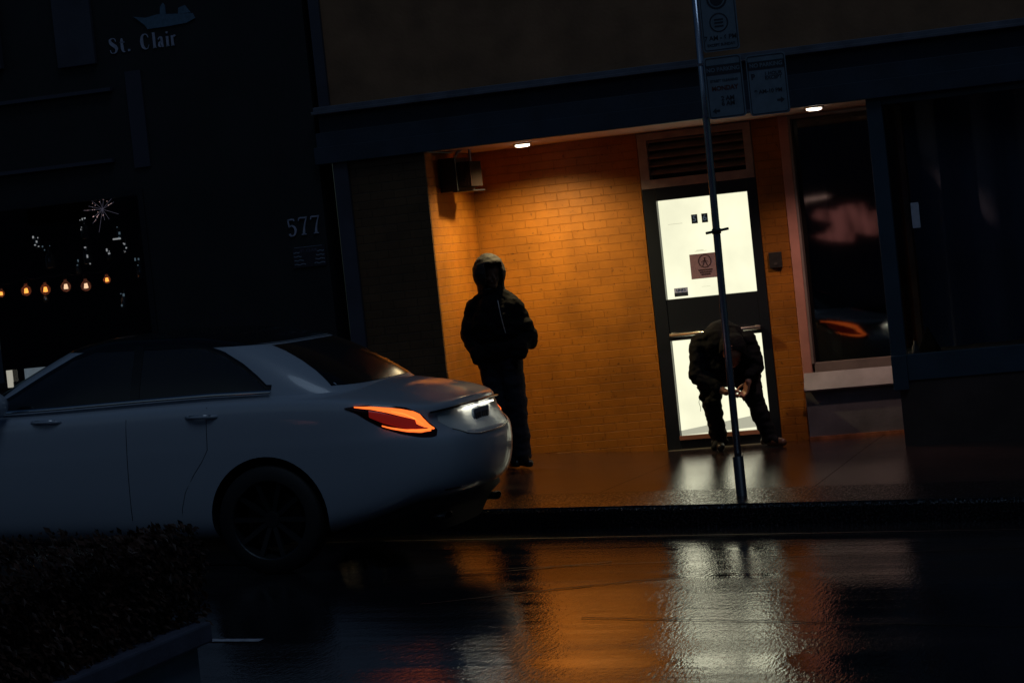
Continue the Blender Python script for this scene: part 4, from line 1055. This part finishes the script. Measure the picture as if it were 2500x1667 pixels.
def blob(name, mb, m, parent, voxel=.012, wr=0, wscale=9, smooth_it=6):
    o = mb.build(name, m, parent)
    rm = o.modifiers.new('r', 'REMESH'); rm.mode = 'VOXEL'; rm.voxel_size = voxel; rm.use_smooth_shade = True
    sm = o.modifiers.new('s', 'SMOOTH'); sm.iterations = smooth_it; sm.factor = .5
    bake(o)
    if wr:
        me = o.data
        for v in me.vertices:
            p = v.co; d = noise.noise(Vector((p.x*wscale, p.y*wscale, p.z*wscale*1.9))) + .5*noise.noise(Vector((p.x*wscale*2.3, p.y*wscale*2.3, p.z*wscale*4)))
            v.co = p + v.normal*d*wr
    for p in o.data.polygons: p.use_smooth = True
    o.data.materials.clear(); o.data.materials.append(m)
    return o
def dress(o, c, r, hands, hr, cloth):
    o.data.materials.append(cloth); off = Vector(o.parent.location)
    for p in o.data.polygons:
        q = p.center + off
        p.material_index = 0 if ((q-Vector(c)).length < r or any((q-Vector(h)).length < hr for h in hands)) else 1
def hand(mb, wrist, dirv, side, palm_n, curl=.5, s=1.0):
    """palm with four bent fingers and a thumb from the side"""
    d = Vector(dirv).normalized(); n_ = Vector(palm_n).normalized(); sd = d.cross(n_).normalized()*side; w0 = Vector(wrist)
    for k_ in range(4):
        o_ = sd*(.026 - .0175*k_)*s; caps(mb, w0 + o_*.6, w0 + d*.075*s + o_, .014*s, .0105*s, 8)
        base = w0 + d*.08*s + o_; ln = (.040, .045, .042, .033)[k_]*s; a = curl*.8
        p1 = base + (d*math.cos(a) + n_*math.sin(a))*ln; a2 = a + curl*1.1; p2 = p1 + (d*math.cos(a2) + n_*math.sin(a2))*ln*.7; a3 = a2 + curl*.6; p3 = p2 + (d*math.cos(a3) + n_*math.sin(a3))*ln*.55
        caps(mb, base, p1, .0095*s, .009*s, 8); caps(mb, p1, p2, .009*s, .0082*s, 8); caps(mb, p2, p3, .0082*s, .007*s, 8)
    t0 = w0 + d*.025*s + sd*.03*s; t1 = t0 + (d*.6 + sd*.6 + n_*.5).normalized()*.04*s; t2 = t1 + (d*.7 + n_*.6).normalized()*.032*s
    caps(mb, t0, t1, .013*s, .0105*s, 8); caps(mb, t1, t2, .0105*s, .008*s, 8)
def face(mb, c, fwd, upv, s=1.0):
    """head with brow, nose, lips, chin and ears around the centre c"""
    c = Vector(c); f_ = Vector(fwd).normalized(); u_ = Vector(upv).normalized(); r_ = f_.cross(u_).normalized()
    P = lambda a, b, d: c + r_*a*s + f_*b*s + u_*d*s
    caps(mb, P(0, -.01, .035), P(0, .015, .02), .088*s, .082*s, 16)
    caps(mb, P(0, .03, -.02), P(0, .045, -.075), .066*s, .045*s, 14)
    for q in (-1, 1):
        caps(mb, P(.02*q, .085, .022), P(.045*q, .072, .024), .012*s, .010*s, 8)   # brow
        caps(mb, P(.032*q, .072, -.03), P(.05*q, .045, -.045), .020*s, .018*s, 8)  # cheek
        caps(mb, P(.083*q, -.005, .015), P(.083*q, -.008, -.03), .013*s, .010*s, 8)  # ear
        caps(mb, P(.031*q, .077, .004), P(.033*q, .077, .004), .0125*s, .0125*s, 8)  # eyeball
    caps(mb, P(0, .088, .012), P(0, .112, -.024), .009*s, .014*s, 8)
    caps(mb, P(-.018, .090, -.052), P(.018, .090, -.052), .008*s, .008*s, 8); caps(mb, P(-.015, .088, -.063), P(.015, .088, -.063), .008*s, .008*s, 8)
    caps(mb, P(0, .078, -.088), P(0, .074, -.092), .020*s, .018*s, 8)

# --- standing hooded person
gx, gy = -2.355, 3.04
gz = zwalk(gx, gy)
P1 = empty('person', (gx, gy, gz), 'hooded person standing in the orange alcove, hands in the pockets of a black jacket', 'person')
fw1 = Vector((.55, -.83, 0)).normalized()
def q1(x, y, z): return Vector((gx + x, gy + y, gz + z))
hd = q1(-.03, -.03, 1.535)
b = MB(); face(b, hd, (.6, -.8, -.1), (0, 0, 1), .98)
caps(b, q1(-.03, .0, 1.33), hd - Vector((0, 0, .05)), .062, .055)
caps(b, q1(-.03, 0, 1.0), q1(-.03, 0, 1.26), .13, .15); caps(b, q1(-.17, 0, 1.30), q1(.11, 0, 1.30), .07, .07)
SH = [(-.185, .01, 1.28), (.125, -.01, 1.27)]; EL = [(-.275, .05, 1.08), (.215, .03, 1.04)]; HN = [(-.16, -.10, .92), (.17, -.10, .93)]
for i, sd in ((0, 1), (1, -1)):
    caps(b, q1(*SH[i]), q1(*EL[i]), .05, .042); caps(b, q1(*EL[i]), q1(*HN[i]), .04, .028)
    hand(b, q1(*HN[i]), (Vector((.05 if i == 0 else -.05, -.02, -.1))), sd, (-sd*.6, .8, 0), .35)
HP = [(-.11, 0, .88), (.06, -.01, .88)]; KN = [(-.07, -.03, .49), (.085, -.04, .49)]; AN = [(-.035, .05, .09), (.09, -.02, .09)]
for i in (0, 1):
    caps(b, q1(*HP[i]), q1(*KN[i]), .082, .058); caps(b, q1(*KN[i]), q1(*AN[i]), .052, .036); caps(b, q1(*AN[i]), q1(*AN[i]) + Vector((.06, -.12, -.045)), .036, .03)
dress(blob('body', b, M_skin_shaded, P1, .0065, smooth_it=4), hd, .15, [], .1, M_jacket)
# jacket
b = MB()
ell(b, q1(-.03, .0, 1.13), (.205, .165, .26)); ell(b, q1(-.03, -.01, .93), (.185, .155, .14)); ell(b, q1(-.03, .01, 1.27), (.19, .13, .13))
caps(b, q1(-.17, .01, 1.28), q1(-.06, 0, 1.37), .085, .085); caps(b, q1(.11, .01, 1.28), q1(.0, 0, 1.37), .085, .085); caps(b, q1(-.03, .01, 1.34), q1(-.03, -.0, 1.41), .11, .10)
ell(b, q1(-.21, .03, 1.10), (.125, .12, .19)); ell(b, q1(.12, .02, 1.10), (.12, .12, .17)); ell(b, q1(-.03, .0, .90), (.19, .15, .10))
for i in (0, 1):
    caps(b, q1(*SH[i]), q1(*EL[i]), .088, .078); caps(b, q1(*EL[i]), q1(*HN[i]), .076, .062)
    ell(b, q1(*HN[i]), (.075, .06, .09))
ell(b, q1(EL[1][0]+.015, EL[1][1]-.01, 1.00), (.065, .07, .085)); ell(b, q1(.21, -.02, 1.12), (.07, .07, .06))
blob('jacket', b, M_jacket, P1, .010, .012, 8)
# hood: shell around the head with an opening in front
b = MB(); hp = hd + Vector((-.015, .015, .015))
ell(b, hp + Vector((.012, -.012, .0)), (.132, .165, .155)); caps(b, hp + Vector((0, .02, -.08)), q1(-.04, .02, 1.37), .112, .11)
hood = blob('hood', b, M_hood, P1, .010, .006, 12)
bm = bmesh.new(); bm.from_mesh(hood.data); f3 = Vector((.6, -.8, -.06)).normalized(); l3 = f3.cross(Vector((0, 0, 1))).normalized()
c3 = hp - Vector(P1.location)
dl = [v for v in bm.verts if (v.co-c3).dot(f3) > .075 and abs((v.co-c3).dot(l3)) < .074 and -.13 < (v.co.z-c3.z) < .07]
bmesh.ops.delete(bm, geom=dl, context='VERTS'); bm.to_mesh(hood.data); bm.free()
so = hood.modifiers.new('so', 'SOLIDIFY'); so.thickness = .014; so.offset = -1; bake(hood)
b = MB()
for i in (0, 1):
    caps(b, q1(*HP[i]), q1(*KN[i]), .105, .082); caps(b, q1(*KN[i]), q1(*AN[i]), .08, .066); ell(b, q1(*AN[i]) + Vector((0, -.01, .02)), (.068, .07, .05))
ell(b, q1(-.03, 0, .87), (.185, .13, .14)); blob('trousers', b, M_trouser, P1, .010, .010, 9)
for i in (0, 1):
    b = MB(); a = q1(*AN[i]); d_ = Vector((.55, -.83, 0)).normalized()
    caps(b, a + Vector((0, 0, -.045)), a + d_*.13 + Vector((0, 0, -.055)), .045, .037); caps(b, a - d_*.05 + Vector((0, 0, -.05)), a + Vector((0, 0, .0)), .038, .045)
    b.v = [(x, y, max(z, gz + .006)) for x, y, z in b.v]; blob('shoe', b, M_shoe, P1, .008)
b = MB(); zp = []
for t in range(9): s_ = t/8; zp.append(q1(.055 + .035*s_, -.158 - .015*math.sin(PI*s_), 1.33 - .26*s_))
b.tube(zp, .0035, 6); b.build('zip', M_zip, P1)

# --- bent person at the door
gx2, gy2 = -.72, 3.85; gz2 = zwalk(gx2, gy2)
P2 = empty('person', (gx2, gy2, gz2), 'person in dark clothes bending far forward in front of the lit white door', 'person')
V3 = Vector
hipL, hipR = V3((-.86, 3.92, .93)), V3((-.60, 3.92, .94)); knL, knR = V3((-.875, 3.74, .58)), V3((-.535, 3.75, .60)); anL, anR = V3((-.865, 3.84, .265)), V3((-.455, 3.83, .265))
chest = V3((-.70, 3.56, 1.09)); neck = V3((-.62, 3.42, 1.06)); hc = V3((-.575, 3.33, .985))
shL, shR = V3((-.875, 3.50, 1.07)), V3((-.475, 3.48, 1.05)); elL, elR = V3((-.90, 3.42, .82)), V3((-.425, 3.42, .85)); hnL, hnR = V3((-.66, 3.33, .675)), V3((-.475, 3.33, .745))
b = MB(); face(b, hc, (-.05, -.55, -.83), (.05, -.83, .55), .95)
caps(b, chest, neck, .10, .06); caps(b, neck, hc + V3((0, .03, .03)), .058, .055)
caps(b, (hipL+hipR)/2, chest, .13, .15); caps(b, shL, shR, .06, .06)
for s_, e_, h_, sd in ((shL, elL, hnL, 1), (shR, elR, hnR, -1)):
    caps(b, s_, e_, .05, .042); caps(b, e_, h_, .04, .027)
hand(b, hnL, (1, .05, .05), 1, (0, -.2, -1), .65, 1.05); hand(b, hnR, (-.35, 0, -.9), 1, (-.6, -.6, 0), .9, 1.05)
for h_, k_, a_ in ((hipL, knL, anL), (hipR, knR, anR)):
    caps(b, h_, k_, .085, .06); caps(b, k_, a_, .053, .036)
    d_ = V3((-.15, -1, 0)) if a_ is anL else V3((.75, -.66, 0)); caps(b, a_, a_ + d_.normalized()*.13 - V3((0, 0, .045)), .035, .028)
dress(blob('body', b, M_skin, P2, .0065, smooth_it=3), hc, .14, [hnL + Vector((.05, 0, 0)), hnR - Vector((0, 0, .05))], .105, M_trouser2)
b = MB(); 
ell(b, V3((-.69, 3.66, 1.01)), (.185, .25, .19)); ell(b, V3((-.68, 3.50, 1.07)), (.19, .15, .14)); ell(b, V3((-.74, 3.72, .86)), (.18, .18, .17))
caps(b, shL + V3((.03, 0, -.01)), shR - V3((.03, 0, .01)), .095, .095); ell(b, V3((-.69, 3.55, 1.14)), (.15, .16, .085)); ell(b, V3((-.69, 3.50, .90)), (.18, .12, .17))
for s_, e_, h_ in ((shL, elL, hnL), (shR, elR, hnR)):
    m_ = e_ + (h_-e_)*.72; caps(b, s_, e_, .074, .068); caps(b, e_, m_, .068, .046)
ell(b, V3((-.88, 3.58, .76)), (.065, .08, .13)); ell(b, V3((-.56, 3.62, .82)), (.13, .12, .17)); ell(b, V3((-.915, 3.62, .66)), (.028, .04, .07))
blob('jacket', b, M_jacket, P2, .010, .016, 9)
b = MB(); ell(b, hc + V3((-.0, .015, .02)), (.112, .125, .125)); caps(b, hc + V3((0, .04, .05)), neck + V3((0, .04, .02)), .10, .105)
hood = blob('hood', b, M_jacket, P2, .009, .006, 12)
bm = bmesh.new(); bm.from_mesh(hood.data); c3 = hc + V3((0, .015, .02)) - Vector(P2.location); f3 = V3((-.05, -.45, -.89)).normalized()
bmesh.ops.delete(bm, geom=[v for v in bm.verts if (v.co-c3).dot(f3) > .055], context='VERTS'); bm.to_mesh(hood.data); bm.free()
so = hood.modifiers.new('so', 'SOLIDIFY'); so.thickness = .013; so.offset = -1; bake(hood)
b = MB()
for h_, k_, a_ in ((hipL, knL, anL), (hipR, knR, anR)):
    caps(b, h_, k_, .108, .083); caps(b, k_, a_ + V3((0, 0, .0)), .078, .068); ell(b, a_ - V3((0, 0, .01)), (.074, .075, .05)); 
ell(b, V3((-.73, 3.92, .93)), (.19, .13, .13)); blob('trousers', b, M_trouser2, P2, .010, .014, 9)
for a_, d_, m_ in ((anL, V3((.25, -1, 0)).normalized(), M_shoe), (anR, V3((.8, -.6, 0)).normalized(), M_shoe2)):
    b = MB(); g = zwalk(a_.x, a_.y)
    c_ = V3((a_.x, a_.y, g + .045)); caps(b, c_, c_ + d_*.15 - V3((0, 0, .008)), .043, .036); caps(b, c_ - d_*.06, c_ + V3((0, 0, .03)), .038, .045)
    b.v = [(x, y, max(z, g + .006)) for x, y, z in b.v]; blob('shoe', b, m_, P2, .008)
b = MB(); b.tube([V3((-.925, 3.55, .64)), V3((-.935, 3.55, .60)), V3((-.925, 3.55, .56)), V3((-.928, 3.55, .53))], .002, 5); b.build('drawstring', M_jacket, P2)

# ================================================================== LIT SHOP CANOPY ACROSS THE STREET (seen only as a reflection in the alcove window)
SC = empty('shop_canopy', (-7.82, -20.2, 3.34), 'pink lit shop canopy across the street, seen reflected in the tall alcove window', 'canopy')
m_c = mat('lit_canopy_cloth', (.6, .3, .28), .8, var=(2.2, .3), emit=(.9, .30, .26), es=.55)
_t = m_c.node_tree; _p = _t.nodes['Principled BSDF']; _n = _t.nodes.new('ShaderNodeTexNoise'); _n.inputs['Scale'].default_value = 3.2; _tc = _t.nodes.new('ShaderNodeTexCoord'); _mp = _t.nodes.new('ShaderNodeMapping'); _mp.inputs['Scale'].default_value = (2.2, 1, .7)
_t.links.new(_tc.outputs['Object'], _mp.inputs[0]); _t.links.new(_mp.outputs[0], _n.inputs['Vector']); _r = _t.nodes.new('ShaderNodeMapRange'); _r.inputs[1].default_value = .35; _r.inputs[2].default_value = .65; _r.inputs[3].default_value = .12; _r.inputs[4].default_value = .8
_t.links.new(_n.outputs[0], _r.inputs[0]); _t.links.new(_r.outputs[0], _p.inputs['Emission Strength'])
b = MB(); b.prism_xz([(-8.26, 3.17), (-7.91, 3.11), (-7.79, 3.19), (-7.43, 3.19), (-7.35, 3.01), (-7.1, 3.03), (-7.09, 2.69), (-7.26, 2.59), (-7.64, 2.69), (-7.69, 2.51), (-8.12, 2.58), (-8.5, 2.7), (-8.14, 2.71), (-7.97, 2.89), (-8.39, 3.03)][::-1], -20.3, -20.1); b.build('awning', m_c, SC)
b = MB(); b.tube([(-8.6, -20.1, 3.36), (-8.02, -20.1, 3.38)], .012, 8); b.build('light_tube', emis('tube_glow', (1, .6, .5), 3), SC)
b = MB(); b.tube([(-8.60, -20.2, 3.34), (-8.60, -20.2, -.1)], .04, 8); b.tube([(-7.04, -20.2, 3.34), (-7.04, -20.2, -.1)], .04, 8); b.tube([(-8.60, -20.2, 3.32), (-7.04, -20.2, 3.34)], .03, 8); b.build('frame', M_black, SC)

OB = empty('added_opposite_building', (-6, -24, 0), 'unseen building front across the street, added to block sky glow in the shop glass', 'building')  # unseen block added to keep horizon glow out of the panes
m_o = mat('opposite_front_haze', (.34, .38, .48), .8, var=(1.5, .3), bump=(12, .4, .01))  # pale blue so the panes mirroring it look hazy
MB().box(-40, 30, -30, -23.5, -3, 9.5).build('wall', m_o, OB)
for i in range(16):
    for j in range(2):
        x = -37 + i*4.2; wf = MB().box(x, x+1.6, -23.5, -23.42, 3.6+j*3, 5.4+j*3).build('window', M_dark, OB)
